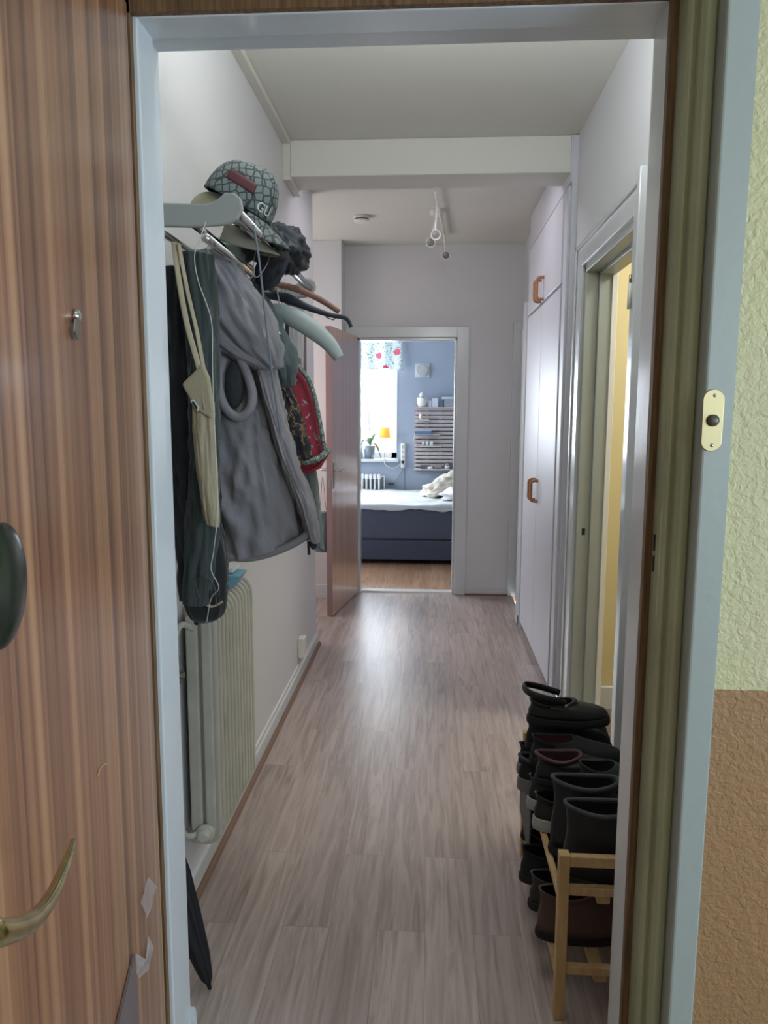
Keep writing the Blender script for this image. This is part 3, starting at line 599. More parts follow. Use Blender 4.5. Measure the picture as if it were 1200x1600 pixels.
for h_,hx,hy,Y in((h1,446,436,2.30),(h2,440,446,2.24),(h3,436,462,2.16)):
    top=Vector((-.455,Y,RZ-.055)); b0=WY(hx,hy+14,Y); 
    pth=[b0,Vector((b0.x,Y,RZ-.085)),Vector((top.x+.017,Y,RZ-.062)),Vector((top.x+.014,Y,RZ-.046)),Vector((top.x,Y,RZ-.040)),Vector((top.x-.014,Y,RZ-.046)),Vector((top.x-.016,Y,RZ-.062))]
    MB().tube(catmull(pth,24),.0018,6).build('hook',chrome,h_,smooth=True)
# more hooks of the hangers under the coats
def small_hook(Y,x,label):
    p=[(x,Y,RZ-.16),(x,Y,RZ-.09),(x+.016,Y,RZ-.065),(x+.014,Y,RZ-.048),(x,Y,RZ-.040),(x-.014,Y,RZ-.046),(x-.016,Y,RZ-.062)]
    h=thing('wire_hanger',(x,Y,RZ-.2),label,'hanger')
    MB().tube(catmull([Vector(q) for q in p],24),.0018,6).build('hook',chrome,h,smooth=True)
    MB().tube(catmull([Vector((x-.12,Y,RZ-.23)),Vector((x-.06,Y,RZ-.18)),Vector((x,Y,RZ-.16)),Vector((x+.05,Y,RZ-.18)),Vector((x+.08,Y,RZ-.21))],24),.003,8).build('arm',chrome,h,smooth=True)
small_hook(1.88,-.455,'wire hanger carrying the large grey jacket')
# long thin strap and white cord
w=MB(); w.tube(catmull([WY(396,352,1.56),WY(404,400,1.56),WY(412,470,1.56),WY(422,560,1.56),WY(430,620,1.57),WY(438,676,1.58)],50),.0062,8,flat=(.9,.35))
tag(w.build('thin_strap',mat('dark_strap',(96,104,112),.5),None,smooth=True),'long thin grey strap hanging off the front chrome rail','strap')
w=MB(); w.tube(catmull([WY(322,345,1.53),WY(312,375,1.52),WY(304,400,1.52),(WY(310,440,1.52)),WY(330,500,1.52),WY(332,570,1.52),WY(334,640,1.52),WY(338,720,1.52),WY(340,800,1.52),WY(334,860,1.53),WY(330,890,1.53),WY(342,918,1.53),WY(330,935,1.56),WY(323,972,1.58)],110),.0009,6)
tag(w.build('earphones',mat('white_cord_plastic',(200,196,186),.5),None,smooth=True),'thin white earphone cord dangling in front of the coats','earphones')
w=MB(); w.tube(catmull([(-.40,2.0,RZ+.013),(-.385,1.86,RZ-.0),(-.39,1.80,RZ-.06),(-.41,1.78,RZ-.09),(-.42,1.80,RZ-.05),(-.41,1.84,RZ+.013)],40,),.0012,6)
tag(w.build('wire_loop',steel,None,smooth=True),'thin wire loop hooked over the front chrome rail','wire')

# pale cloth between rails
t=MB(); t.blob(Matrix.Translation(WY(356,405,1.97))@Euler((.2,.5,.2)).to_matrix().to_4x4()@Matrix.Diagonal((.05,.07,.075,1)),amp=.35,fr=2.6,seed=3,ridge=.4)
tag(t.build('pale_cloth',mat('thin_white_cloth',(190,204,200),.7,bump=.4,bscale=60),None,smooth=True),'crumpled pale cloth tucked between the rack rails','cloth')
# dark hats on shelf
def pile(name,label,cat,c,r,rot,m,seed,amp=.22,ridge=.5):
    t=MB(); t.blob(Matrix.Translation(c)@Euler(rot).to_matrix().to_4x4()@Matrix.Diagonal((*r,1)),amp=amp,fr=2.3,seed=seed,ridge=ridge,seg=48,rg=30); return tag(t.build(name,m,None,smooth=True),label,cat)
dn=mat('dark_slate_nylon',(40,48,60),.5,bump=.3,bscale=50)
pile('black_winter_hat','black crumpled hat on the far end of the shelf','hat',WY(443,390,2.12),(.070,.11,.058),(.1,.6,.1),dn,5,.26,.9)
pile('knit_beanie','dark knitted beanie under the patterned cap','hat',WY(408,380,1.93),(.066,.10,.045),(0,.6,0),mat('dark_knit',(38,42,48),.9,bump=.8,bscale=220),8,.12)
pile('dark_gloves','dark glove hanging down between the shelf rails','glove',WY(425,415,2.0),(.034,.06,.065),(0,.5,0),mat('navy_knit',(44,54,68),.85,bump=.6,bscale=160),15,.15)
# khaki cap and monogram cap
def capgeo(M,r,h,brim,bw):
    crown=MB(); Rg=[]
    for i in range(15):
        t_=i/14; rad=r*math.cos(t_*PI/2*.98)**.62; z=h*math.sin(t_*PI/2)
        Rg.append([M@Vector((rad*1.06*math.cos(a_),rad*.94*math.sin(a_),z*(1+.06*math.cos(a_)))) for a_ in [2*PI*k/48 for k in range(48)]])
    crown.rings(Rg,cap0=False)
    b=MB()
    def f(u,v):
        a_=(u-.5)*2*math.radians(62); ce=Vector((r*1.06*math.cos(a_),r*.94*math.sin(a_),0)); ext=brim*math.cos((u-.5)*PI)**.55
        p=ce+Vector((1,0,0))*ext*v; p.z=-.004-.35*(p.y**2)/r*v*1.2-.02*v; return M@p
    b.grid(f,24,10); return crown,b
def surf(M,r,h,ang,hz):   # point on the crown
    t_=math.asin(min(hz/h,.99))/(PI/2); rad=r*math.cos(t_*PI/2*.98)**.62+.0012
    return M@Vector((rad*1.06*math.cos(ang),rad*.94*math.sin(ang),hz*(1+.06*math.cos(ang))))
def monogram():
    m=bpy.data.materials.new('monogram_canvas'); m.use_nodes=True; nt=m.node_tree; b=nt.nodes['Principled BSDF']; L=nt.links.new
    tc=nt.nodes.new('ShaderNodeTexCoord'); v=nt.nodes.new('ShaderNodeTexVoronoi'); v.feature='DISTANCE_TO_EDGE'; v.inputs['Scale'].default_value=58; v.inputs['Randomness'].default_value=.35; L(tc.outputs['Object'],v.inputs['Vector'])
    r=nt.nodes.new('ShaderNodeValToRGB'); r.color_ramp.elements[0].position=.06; r.color_ramp.elements[0].color=rgb(54,62,64); r.color_ramp.elements[1].position=.12; r.color_ramp.elements[1].color=rgb(116,126,126)
    L(v.outputs['Distance'],r.inputs[0]); L(r.outputs[0],b.inputs['Base Color']); b.inputs['Roughness'].default_value=.75; return m
mono=monogram()
cr=.086; ch=.105
Mk=Matrix.Translation(WY(350,343,1.82))@Euler((.05,math.radians(24),-.15)).to_matrix().to_4x4()
kc=thing('khaki_cap',WY(352,345,1.80),'khaki cotton cap lying under the patterned grey cap','cap')
c_,b_=capgeo(Mk,.078,.05,.075,.1); c_.build('crown',khaki,kc,smooth=True,solid=.003); b_.build('brim',mat('grey_beige_brim',(138,134,122),.8),kc,smooth=True,solid=.004)
Mc=Matrix.Translation(WY(371,323,1.80))@Euler((math.radians(4),math.radians(29),math.radians(8))).to_matrix().to_4x4()
mc=thing('monogram_cap',WY(368,330,1.78),'grey-green monogram cap with dark red stripe on top of the hat pile','cap')
c_,b_=capgeo(Mc,.079,.098,.068,.1); c_.build('crown',mono,mc,smooth=True,solid=.003); b_.build('brim',mono,mc,smooth=True,solid=.005)
MB().blob(Mc@Matrix.Translation((0,0,.098))@Matrix.Diagonal((.008,.008,.005,1)),amp=0).build('top_button',mono,mc,smooth=True)
w=MB(); w.grid(lambda u,v: surf(Mc,.079,.098,math.radians(-118+u*52),.036+.024*v-.004*u),16,4); w.build('red_stripe',mat('dark_red_ribbon',(84,38,48),.6),mc,smooth=True,solid=.002)
w=MB(); w.tube([surf(Mc,.079,.098,math.radians(-28),.002+.09*i/20) for i in range(21)],.0014,6); w.build('seam_piping',darkm,mc,smooth=True)
fc=bpy.data.curves.new('lettering','FONT'); fc.body='GU'; fc.size=.028; fc.resolution_u=4; fc.extrude=0
fo=bpy.data.objects.new('tmp',fc); C.objects.link(fo); bpy.context.view_layer.update()
me=bpy.data.meshes.new_from_object(fo); bpy.data.objects.remove(fo)
for v in me.vertices:
    v.co=surf(Mc,.079,.098,math.radians(-55)+v.co.x/.075,.010+v.co.y)+(Mc.to_3x3()@Vector((math.cos(math.radians(-45)),math.sin(math.radians(-45)),0)))*.002
me.name='lettering'; lo=bpy.data.objects.new('lettering',me); C.objects.link(lo); lo.parent=mc; lo.matrix_parent_inverse=Matrix.Translation(-Vector(mc['_world'])); me.materials.clear(); me.materials.append(mat('white_thread',(215,220,215),.6))
tag(lo,'white letters G U')

# bag hanging on the back handle of the bedroom door
hb=thing('grey_green_bag',(-.74,5.2,.75),'grey-green cloth bag hanging from the door handle behind the brown interior door','bag')
L=px_edge([(492,800),(490,830),(489,860)],5.16); R=px_edge([(510,800),(515,830),(513,862)],5.16)
cloth(L,R,[.03,.05,.045],amp=.008,seed=91,rows=30).build('body',fab('grey_green_cotton',(104,122,126)),hb,smooth=True)
MB().tube(catmull([WY(494,802,5.14),WY(500,792,5.14),WY(504,745,5.17),WY(509,792,5.14),WY(512,803,5.14)],24),.0015,8).build('strap',rimd,hb,smooth=True)

# ================================================================== SHOE RACK
sr=thing('shoe_rack',(.44,1.95,0),'low pale pine shoe rack standing against the right wall beside the entrance','shoe rack')
XA,XB=.306,.575; YN,YF=1.615,2.30; pw=.024
for x in(XA,XB-pw):
    for y,zt_ in((YN,.418),(YF-pw,.418)):
        MB().box(x,x+pw,y,y+pw+.004,0,zt_).build('post',pine,sr,bevel=.002)
for y in(YN+.003,YF-pw):
    MB().box(XA+pw,XB-pw,y,y+.018,.388,.414).build('end_rail',pine,sr,bevel=.002)
    MB().box(XA+pw,XB-pw,y,y+.018,.318,.338).build('end_rail',pine,sr,bevel=.002)
    MB().box(XA+pw,XB-pw,y,y+.018,.118,.138).build('end_rail',pine,sr,bevel=.002)
rust=mat('dark_rack_wood',(92,70,58),.6)
for z in(.285,.085):
    for x in(XA+.004,.40,.49,XB-.018):
        MB().box(x,x+.014 if x>.5 or x<.32 else x+.03,YN+pw,YF-pw,z,z+.018).build('shelf_slat',pine,sr,bevel=.002)

def make_shoe(label,L,W,H,loc,rotz,upper,sole,lining,solet=.022,shaft=.42,toe=.45,tilt=0,rim=None,lace=None,pitch=0):
    """heel at local origin, toe towards +x"""
    t=thing('shoe',loc,label,'shoe',world=False,rot=(tilt,pitch,rotz))
    def outline(x0,x1,w,z,n=40):
        r=[]
        for k in range(n):
            a_=2*PI*k/n; c,s=math.cos(a_),math.sin(a_); u=(1+c)/2
            ww=w*(.80+.34*math.sin(min(u*1.25,1)*PI*.62)-.10*u)
            r.append(Vector((x0+(x1-x0)*u,ww/2*math.copysign(abs(s)**.8,s),z+ (0 if z>solet+.001 else 0))))
        return r
    MB().rings([outline(-.004,L+.004,W*1.02,0),outline(-.006,L+.006,W*1.06,solet*.4),outline(-.004,L+.004,W*1.04,solet)]).build('sole',sole,t,smooth=False,bevel=.002)
    lv=[(0,0,L,1.0),(.18,-.001,L*.995,1.0),(.34,.0,L*.97,.97),(.48,.004,L*.9,.92),(.60,.006,L*.78,.86),(.72,.006,L*.66,.80),(.84,.004,L*.58,.76),(.94,.002,L*shaft*1.2,.74),(1.0,.0,L*shaft*1.15,.74)]
    U=[]
    for f,x0,x1,w in lv:
        z=solet+(H-solet)*f; ring=outline(x0,x1,W*w,z)
        if f>.8:
            for p in ring: p.z-= .012*math.sin(PI*min(max(p.x/(L*shaft*1.2),0),1))
        U.append(ring)
    inner=[[Vector((p.x*.90+.006,p.y*.84,p.z-d)) for p in U[-1]] for d in(.002,.02,H*.5)]
    mb=MB(); mb.rings(U+inner[:1],cap0=True,cap1=False); up=mb.build('upper',upper,t,smooth=True)
    MB().rings(inner,cap0=False,cap1=True).build('lining',lining,t,smooth=True)
    if rim: MB().tube([p+Vector((0,0,.001)) for p in U[-1]],.0052,8,closed=True).build('collar',rim,t,smooth=True)
    if lace:
        w=MB()
        for k in range(4):
            x=L*(.60+.065*k); z=solet+(H-solet)*(.80-.13*k); w.tube(catmull([(x,-W*.26,z-.012),(x-.004,0,z+.006),(x,W*.26,z-.012)],8),.0028,6)
        w.build('laces',lace,t,smooth=True)
    return t
bl=mat('black_leather',(18,18,21),.5,bump=.2,bscale=120); bl2=mat('black_suede',(26,26,30),.85); lin_=mat('shoe_lining',(16,16,19),.9); so=mat('black_sole',(20,20,22),.7)
wso=mat('white_sole',(168,168,166),.6); gso=mat('grey_sole',(120,118,116),.6); mar=mat('maroon_leather',(66,32,38),.6); brn=mat('brown_suede',(92,70,62),.9,bump=.3,bscale=200); dg=mat('dark_green_suede',(40,50,48),.8)
rimg=mat('grey_fleece_rim',(70,72,78),.9,bump=.5,bscale=300); lc=mat('dark_laces',(60,60,66),.8)
xs=.315
G='shoes piled on the rack'
# on the upper shelf (z .303)
Z1=.303; Z2=.103
def S_(label,y,z,x=xs,**k):
    a=dict(L=.265,W=.092,H=.10,rotz=0,upper=bl,sole=so,lining=lin_); a.update(k)
    t=make_shoe(label,a.pop('L'),a.pop('W'),a.pop('H'),(x,y,z),a.pop('rotz'),a.pop('upper'),a.pop('sole'),a.pop('lining'),**a); t['group']=G; return t
S_('black ankle boot with grey rim, nearest on the shoe rack',1.70,Z1+.003,H=.195,W=.10,L=.26,rim=rimg,shaft=.55,x=.330)
S_('black ankle boot with grey rim, second nearest on the shoe rack',1.815,Z1+.003,H=.20,W=.10,L=.26,rim=rimg,shaft=.55,x=.318)
S_('black sneaker with white heel sole beside the ankle boots',1.925,Z1+.003,H=.10,sole=wso,solet=.034,rotz=.04,x=.292,lace=lc,L=.28)
S_('black sneaker with white sole under the maroon shoe',2.03,Z1+.003,H=.10,sole=wso,solet=.034,rotz=-.05,x=.290,lace=lc,L=.28)
S_('grey-soled dark trainer sticking out at the far end of the rack',2.135,Z1+.003,H=.105,sole=gso,solet=.04,upper=bl2,x=.275,rim=rimg,lace=lc)
S_('second grey-soled trainer, farthest on the upper shelf',2.235,Z1+.003,H=.10,sole=gso,solet=.036,upper=bl2,x=.285,lace=lc)
S_('black shoe with maroon lining on top of the sneakers',1.97,Z1+.108,H=.085,lining=mar,x=.30,rotz=.08,rim=mat('maroon_edge',(80,50,52),.6),L=.25)
S_('black low shoe with maroon lining under the black clog',2.075,Z1+.115,H=.085,lining=mar,x=.30,rotz=.02,upper=bl2,L=.26)
S_('dark green suede shoe near the wall behind the boots',1.90,Z1+.108,H=.10,upper=dg,x=.40,rotz=.05,L=.2)
S_('black suede shoe directly under the black clog',2.18,Z1+.113,H=.09,upper=bl2,x=.30,L=.25)
S_('black lace-up shoe at the far end of the upper pile',2.27,Z1+.108,H=.09,x=.32,L=.24,lace=lc)
# clog on top
t=make_shoe('black clog with heel strap on top of the shoe pile',.235,.095,.075,(.30,2.15,Z1+.206),.05,bl,so,lin_,shaft=.5,solet=.024); t['group']=G
sm=MB(); sm.tube(catmull([(.10,-.042,.075),(.04,-.047,.092),(-.005,-.035,.104),(-.016,0,.108),(-.005,.035,.104),(.04,.047,.092),(.10,.042,.075)],40),.010,8,flat=(.35,1)); sm.build('heel_strap',bl,t,smooth=True)
MB().lathe([(0,0),(.006,0),(.005,.002),(0,.003)],Matrix.Translation((.10,-.046,.068))@Matrix.Rotation(PI/2,4,'X'),12).build('rivet',steel,t,smooth=True)
# lower shelf
S_('brown suede boot on the lower shelf beside the near post',1.77,Z2,H=.13,upper=brn,sole=so,x=.285,rotz=.1,shaft=.5)
S_('dark brown shoe on the lower shelf behind the brown boot',1.88,Z2,H=.10,upper=mat('dark_brown_leather',(44,36,36),.5),x=.28,rotz=0.05)
S_('dark sneaker with laces in the middle of the lower shelf',2.00,Z2,H=.10,upper=bl2,x=.27,lace=mat('pale_laces',(170,170,170),.8))
S_('black shoe on the lower shelf, third from the far end',2.10,Z2,H=.09,x=.30)
S_('black shoe at the far end of the lower shelf',2.21,Z2,H=.095,x=.30,upper=bl2)
# grey flat panel-like bag between the far posts
t=MB(); t.prism([(.300,2.06,.13),(.300,2.29,.16),(.300,2.29,.29),(.300,2.06,.27)],(.004,0,0))
tag(t.build('grey_cardboard',mat('grey_card',(92,92,94),.7),None),'flat dark grey cardboard leaning along the far side of the shoe rack','cardboard')

# ================================================================== BEDROOM
bed=thing('bed',(.0,7.6,0),'box spring bed with dark navy base and pale sheet beyond the doorway','bed')
navy=mat('navy_bed_cloth',(74,78,92),.8,bump=.3,bscale=200,sheen=.2); navy2=mat('navy_mattress_cloth',(86,90,104),.8,bump=.3,bscale=200)
bx0,bx1,by0,by1=-1.1,1.1,6.93,8.3
MB().box(bx0,bx1,by0,by1,.045,.232).build('base',navy,bed,bevel=.012,seg=3)
MB().box(bx0,bx1,by0-.004,by1,.236,.55).build('mattress',navy2,bed,bevel=.03,seg=4)
for x in(-1,-.1,.95): MB().lathe([(0,0),(.02,0),(.025,.045),(0,.045)],Matrix.Translation((x,7.05,0)),14).build('leg',darkm,bed)
MB().box(.205,.232,6.923,6.926,.226,.234).build('label_tag',plast,bed)
sheet=mat('pale_sheet',(204,208,206),.85,var=.06,vscale=7,bump=.3,bscale=20)
def shf(u,v):
    x=bx0+.01+(bx1-bx0-.02)*u; 
    if v<.14:
        k=v/.14; over=.045+.022*noise.noise(Vector((x*4,0,0)))+.012*noise.noise(Vector((x*13,2,0))); return Vector((x,by0-.014-.006*noise.noise(Vector((x*11,5,0))),.565-over*(1-k)))
    y=by0-.01+(by1-by0)*(v-.14)/.86; return Vector((x,y,.567+.02*noise.noise(Vector((x*3,y*7,0)))+.010*noise.noise(Vector((x*8,y*22,2)))))
MB().grid(shf,150,40).build('sheet',sheet,bed,smooth=True,solid=.006)
du=mat('cream_duvet',(206,196,180),.85,bump=.2,bscale=30); pw_=mat('white_pillowcase',(222,222,222),.85,bump=.2,bscale=30)
def soft(name,label,cat,c,r,rot,m,seed,amp=.12,ridge=.35):
    t=MB(); t.blob(Matrix.Translation(c)@Euler(rot).to_matrix().to_4x4()@Matrix.Diagonal((*r,1)),amp=amp,fr=1.9,seed=seed,ridge=ridge,seg=64,rg=40); return tag(t.build(name,m,None,smooth=True),label,cat)
soft('white_pillow','large white pillow leaning up at the right end of the bed','pillow',(.48,7.98,.765),(.40,.14,.16),(.3,-.38,0),pw_,3,.08,.12)
soft('cream_blanket','crumpled cream blanket heaped against the white pillow','blanket',(.17,7.65,.69),(.24,.18,.10),(0,-.42,.2),du,6,.3,.7)
soft('white_duvet','rumpled white duvet corner lying in front of the cream blanket','duvet',(.36,7.35,.64),(.24,.2,.075),(0,-.1,0),mat('white_duvet_cloth',(226,222,226),.85,bump=.2,bscale=30),11,.3,.7)

# valance curtain
def val_mat():
    m=bpy.data.materials.new('floral_curtain_print'); m.use_nodes=True; nt=m.node_tree; nt.nodes.clear(); L=nt.links.new
    ou=nt.nodes.new('ShaderNodeOutputMaterial'); tc=nt.nodes.new('ShaderNodeTexCoord')
    v=nt.nodes.new('ShaderNodeTexVoronoi'); v.inputs['Scale'].default_value=5.2; L(tc.outputs['Object'],v.inputs['Vector'])
    n=nt.nodes.new('ShaderNodeTexNoise'); n.inputs['Scale'].default_value=22; n.inputs['Distortion'].default_value=2; L(tc.outputs['Object'],n.inputs['Vector'])
    m1=nt.nodes.new('ShaderNodeMath'); m1.operation='MULTIPLY_ADD'; m1.inputs[1].default_value=.25; L(n.outputs[0],m1.inputs[0]); L(v.outputs['Distance'],m1.inputs[2])
    r1=nt.nodes.new('ShaderNodeValToRGB'); r1.color_ramp.elements[0].position=.29; r1.color_ramp.elements[1].position=.33; L(m1.outputs[0],r1.inputs[0])
    n2=nt.nodes.new('ShaderNodeTexNoise'); n2.inputs['Scale'].default_value=30; n2.inputs['Distortion'].default_value=3; L(tc.outputs['Object'],n2.inputs['Vector'])
    r2=nt.nodes.new('ShaderNodeValToRGB'); r2.color_ramp.elements[0].position=.60; r2.color_ramp.elements[1].position=.63; r2.color_ramp.elements[0].color=rgb(228,236,236); r2.color_ramp.elements[1].color=rgb(86,104,108); L(n2.outputs[0],r2.inputs[0])
    mx=nt.nodes.new('ShaderNodeMix'); mx.data_type='RGBA'; mx.inputs[6].default_value=rgb(224,112,136); L(r1.outputs[0],mx.inputs[0]); L(r2.outputs[0],mx.inputs[7])
    d=nt.nodes.new('ShaderNodeBsdfDiffuse'); t=nt.nodes.new('ShaderNodeBsdfTranslucent'); ms=nt.nodes.new('ShaderNodeMixShader'); ms.inputs[0].default_value=.22
    L(mx.outputs[2],d.inputs[0]); L(mx.outputs[2],t.inputs[0]); L(d.outputs[0],ms.inputs[1]); L(t.outputs[0],ms.inputs[2]); L(ms.outputs[0],ou.inputs[0]); return m
cv=thing('valance_curtain',(-1.05,8.36,2.3),'short white floral curtain with pink flowers across the top of the window','curtain')
def vf(u,v):
    x=-1.8+(1.475)*u; z=2.36-.462*v-(.012 if u>.9 else 0)*v; return Vector((x+.02*v*(u-.3),8.375-.03*v-.018*math.sin(u*52+v)-.01*math.sin(u*23),z+.006*math.sin(u*30)))
MB().grid(vf,200,16).build('fabric',val_mat(),cv,smooth=True,solid=.002)
MB().tube([(-1.85,8.375,2.365),(-.30,8.375,2.365)],.010,10).build('rod',plast,cv)

# plant, lamp, bottles on the sill
pt=thing('potted_orchid',(-.62,8.44,WZ0),'leafy green plant in a dark pot on the window sill','plant')
px_=WY(578,713,8.44).x
MB().lathe([(0,WZ0),(.045,WZ0),(.05,WZ0+.04),(.055,WZ0+.045),(.068,WZ0+.15),(.06,WZ0+.15),(0,WZ0+.12)],Matrix.Translation((px_,8.44,0))).build('pot',mat('grey_pot',(110,120,130),.4),pt,smooth=True)
lf=mat('orchid_leaf',(96,130,96),.5)
for a_,l_,dr in((.2,.16,.10),(.9,.13,.02),(2.4,.15,.08),(3.2,.14,.04),(4.6,.13,.06),(5.6,.17,.15),(0.0,.12,-.06)):
    def lff(u,v,a_=a_,l_=l_,dr=dr):
        r=l_*u; wd=.022*math.sin(PI*min(u*.92+.06,1))*(v-.5)*2; z=WZ0+.15+.16*math.sin(u*PI*.6)*(1-dr*3)-dr*u*u*1.6
        return Vector((px_+r*math.cos(a_)-wd*math.sin(a_),8.44+.6*r*math.sin(a_)*.7+wd*math.cos(a_)*.6,z))
    MB().grid(lff,12,4).build('leaf',lf,pt,smooth=True,solid=.002)
MB().tube(catmull([(px_,8.44,WZ0+.14),(px_+.0,8.44,WZ0+.28),(px_-.01,8.44,WZ0+.40),(px_-.012,8.44,WZ0+.52)],16),.0035,6).build('stem',lf,pt,smooth=True)
MB().tube(catmull([(px_,8.44,WZ0+.32),(px_+.02,8.44,WZ0+.40),(px_+.05,8.44,WZ0+.44)],10),.0028,6).build('stem',lf,pt,smooth=True)
lm=thing('table_lamp',(WY(601,716,8.36).x,8.36,WZ0),'slim table lamp with a glowing orange shade on the window sill','lamp')
lx=WY(601,716,8.36).x
MB().lathe([(0,WZ0),(.045,WZ0),(.045,WZ0+.008),(.006,WZ0+.016),(0,WZ0+.016)],Matrix.Translation((lx,8.385,0))).build('base',steel,lm)
zs0=WY(601,684,8.36).z; zs1=WY(601,668,8.36).z
MB().tube([(lx,8.385,WZ0+.01),(lx,8.385,zs1-.02)],.0055,8).build('pole',steel,lm)
sh=mat('orange_shade',(255,170,70),.8,emit=(255,140,60),estr=.75)
MB().lathe([(.066,zs0-.002),(.05,zs1)],Matrix.Translation((lx,8.385,0)))
w=MB(); Rg=[[Vector((lx+r*math.cos(2*PI*k/40),8.385+r*math.sin(2*PI*k/40),z)) for k in range(40)] for r,z in((.064,zs0),(.050,zs1))]; w.rings(Rg,False,False); w.build('lamp_shade',sh,lm,smooth=True,solid=.002)
MB().blob(Matrix.Translation((lx,8.385,(zs0+zs1)/2))@Matrix.Diagonal((.018,.018,.026,1)),amp=0).build('bulb',mat('lit_bulb',(255,230,170),.5,emit=(255,220,150),estr=6),lm,smooth=True)
w=MB(); w.tube(catmull([(lx,8.36,WZ0+.005),(lx,8.325,WZ0+.0),(lx+.01,8.322,WZ0-.06),(lx+.09,8.34,WZ0-.10),(lx+.17,8.375,WZ0-.06),(lx+.19,8.39,WZ0-.0)],40),.004,6); w.build('cord',plast,lm,smooth=True)
for i,(px,h_,lab,col) in enumerate(((564,.17,'slim grey bottle at the left on the window sill',(150,166,170)),(569,.12,'small pale jar next to the slim bottle on the window sill',(190,200,200)))):
    x=WY(px,716,8.42).x
    t=thing('bottle',(x,8.42,WZ0),lab,'bottle'); MB().lathe([(0,WZ0),(.018,WZ0),(.018,WZ0+h_*.6),(.008,WZ0+h_*.75),(.008,WZ0+h_*.86),(0,WZ0+h_*.86)],Matrix.Translation((x,8.42,0)),16).build('body',mat('bottle%d'%i,col,.2),t,smooth=True)
    MB().lathe([(0,WZ0+h_*.86),(.009,WZ0+h_*.86),(.009,WZ0+h_),(0,WZ0+h_)],Matrix.Translation((x,8.42,0)),12).build('cap',darkm if i==0 else plast,t)
# power strip
ps=thing('power_strip',(-.30,8.39,.85),'white vertical power strip mounted on the blue wall beside the window','power strip')
a_=WY(630,692,8.385); b2=WY(631,731,8.385)
MB().box(a_.x-.026,a_.x+.026,8.365,8.4,b2.z,a_.z).build('housing',plast,ps,bevel=.012,seg=4)
for k,f in enumerate((.16,.36,.56,.76)):
    z=a_.z-(a_.z-b2.z)*f
    MB().lathe([(0,.0),(.016,0),(.016,.002),(.013,.0022),(.012,-.001),(0,-.001)],Matrix.Translation((a_.x,8.3645,z))@Matrix.Rotation(PI/2,4,'X'),20).build('socket',mat('socket_grey',(190,190,190),.5),ps)
MB().lathe([(0,0),(.018,0),(.016,.03),(0,.034)],Matrix.Translation((a_.x,8.362,a_.z-(a_.z-b2.z)*.76))@Matrix.Rotation(PI/2,4,'X'),20).build('plug',darkm,ps)
MB().tube(catmull([(a_.x,8.34,b2.z+.07),(a_.x+.02,8.35,b2.z-.0),(a_.x+.022,8.37,b2.z-.15),(a_.x+.03,8.37,.45)],24),.003,6).build('black_cable',mat('dark_cable',(70,74,80),.5),ps,smooth=True)
e_=WY(612,756,8.38)
w=MB(); w.tube(catmull([(a_.x,8.38,b2.z),(a_.x-.02,8.375,b2.z-.04),(e_.x+.05,8.375,e_.z+.05),(e_.x,8.375,e_.z),(WY(601,752,8.38).x,8.375,WY(601,752,8.38).z)],30),.0055,8); w.build('supply_cable',mat('grey_cable',(150,156,160),.5),ps,smooth=True)
MB().box(e_.x-.04,e_.x+.03,8.365,8.395,e_.z-.008,e_.z+.014).build('cable_plug',mat('dark_cable',(70,74,80),.5),ps,bevel=.003)
# vent
t=thing('wall_vent',(-.09,8.38,1.88),'square white wall vent with round cover on the blue bedroom wall','vent')
p0=WY(649,568,8.39); p1=WY(671,590,8.39); c_=(p0+p1)/2; hs=(p1.x-p0.x)/2
MB().box(c_.x-hs,c_.x+hs,8.385,8.4,c_.z-hs,c_.z+hs).build('plate',mat('vent_white',(196,200,202),.5),t,bevel=.003)
MB().lathe([(0,0),(hs*.84,0),(hs*.86,.008),(hs*.8,.016),(0,.02)],Matrix.Translation((c_.x-.003,8.385,c_.z))@Matrix.Rotation(PI/2,4,'X'),40).build('round_cover',mat('vent_cover',(182,184,184),.5),t,smooth=False)
# bedroom radiator
rd=thing('column_radiator',(-.62,8.33,.5),'small white column radiator under the bedroom window','radiator')
for k in range(9):
    x=WY(592.5,742,8.32).x-.047*k; zt2=WY(600,741,8.32).z
    w=MB(); w.box(x-.019,x+.019,8.29,8.37,zt2-.055,zt2); w.box(x-.019,x+.019,8.29,8.37,.25,.30); w.box(x-.010,x+.010,8.295,8.31,.29,zt2-.05); w.box(x-.010,x+.010,8.35,8.365,.29,zt2-.05)
    w.build('radiator_section',plast,rd,bevel=.008,seg=3)
w=MB(); zt2=WY(600,745,8.32).z; xx=WY(592,745,8.33).x; w.tube(catmull([(xx,8.33,zt2),(xx+.05,8.33,zt2),(xx+.06,8.33,zt2-.02),(xx+.06,8.33,.4)],20),.007,10); w.build('pipe',plast,rd,smooth=True)

# slatted wall rack
sl=thing('slatted_wall_rack',(.13,8.37,.8),'pale slatted wooden wall rack with small shelves above the bed','wall rack')
q0=WY(648,636,8.36); q1=WY(648,736,8.36); xr=.46
ns=16; stp=(q0.z-q1.z)/ns
w=MB()
for k in range(ns): z=q1.z+stp*(k+.5); w.box(q0.x,xr,8.35,8.362,z-stp*.34,z+stp*.34)
w.build('slat_panel',rackw,sl)
for fx_ in(.015,.215,.45,.70,.985):
    x=q0.x+(xr-q0.x)*fx_; MB().box(x-.012,x+.012,8.362,8.395,q1.z,q0.z).build('batten',mat('birch_batten',(170,160,165),.6),sl)
def shelf(px0,px1,py,dep=.10):
    a=WY(px0,py,8.35-dep/2); b=WY(px1,py,8.35-dep/2); MB().box(a.x,b.x,8.35-dep,8.35,a.z-.007,a.z+.005).build('shelf',rackw,sl,bevel=.002); return a.z+.005
zt_=q0.z+.0; MB().box(q0.x,xr,8.24,8.35,zt_-.012,zt_).build('shelf',rackw,sl,bevel=.002)
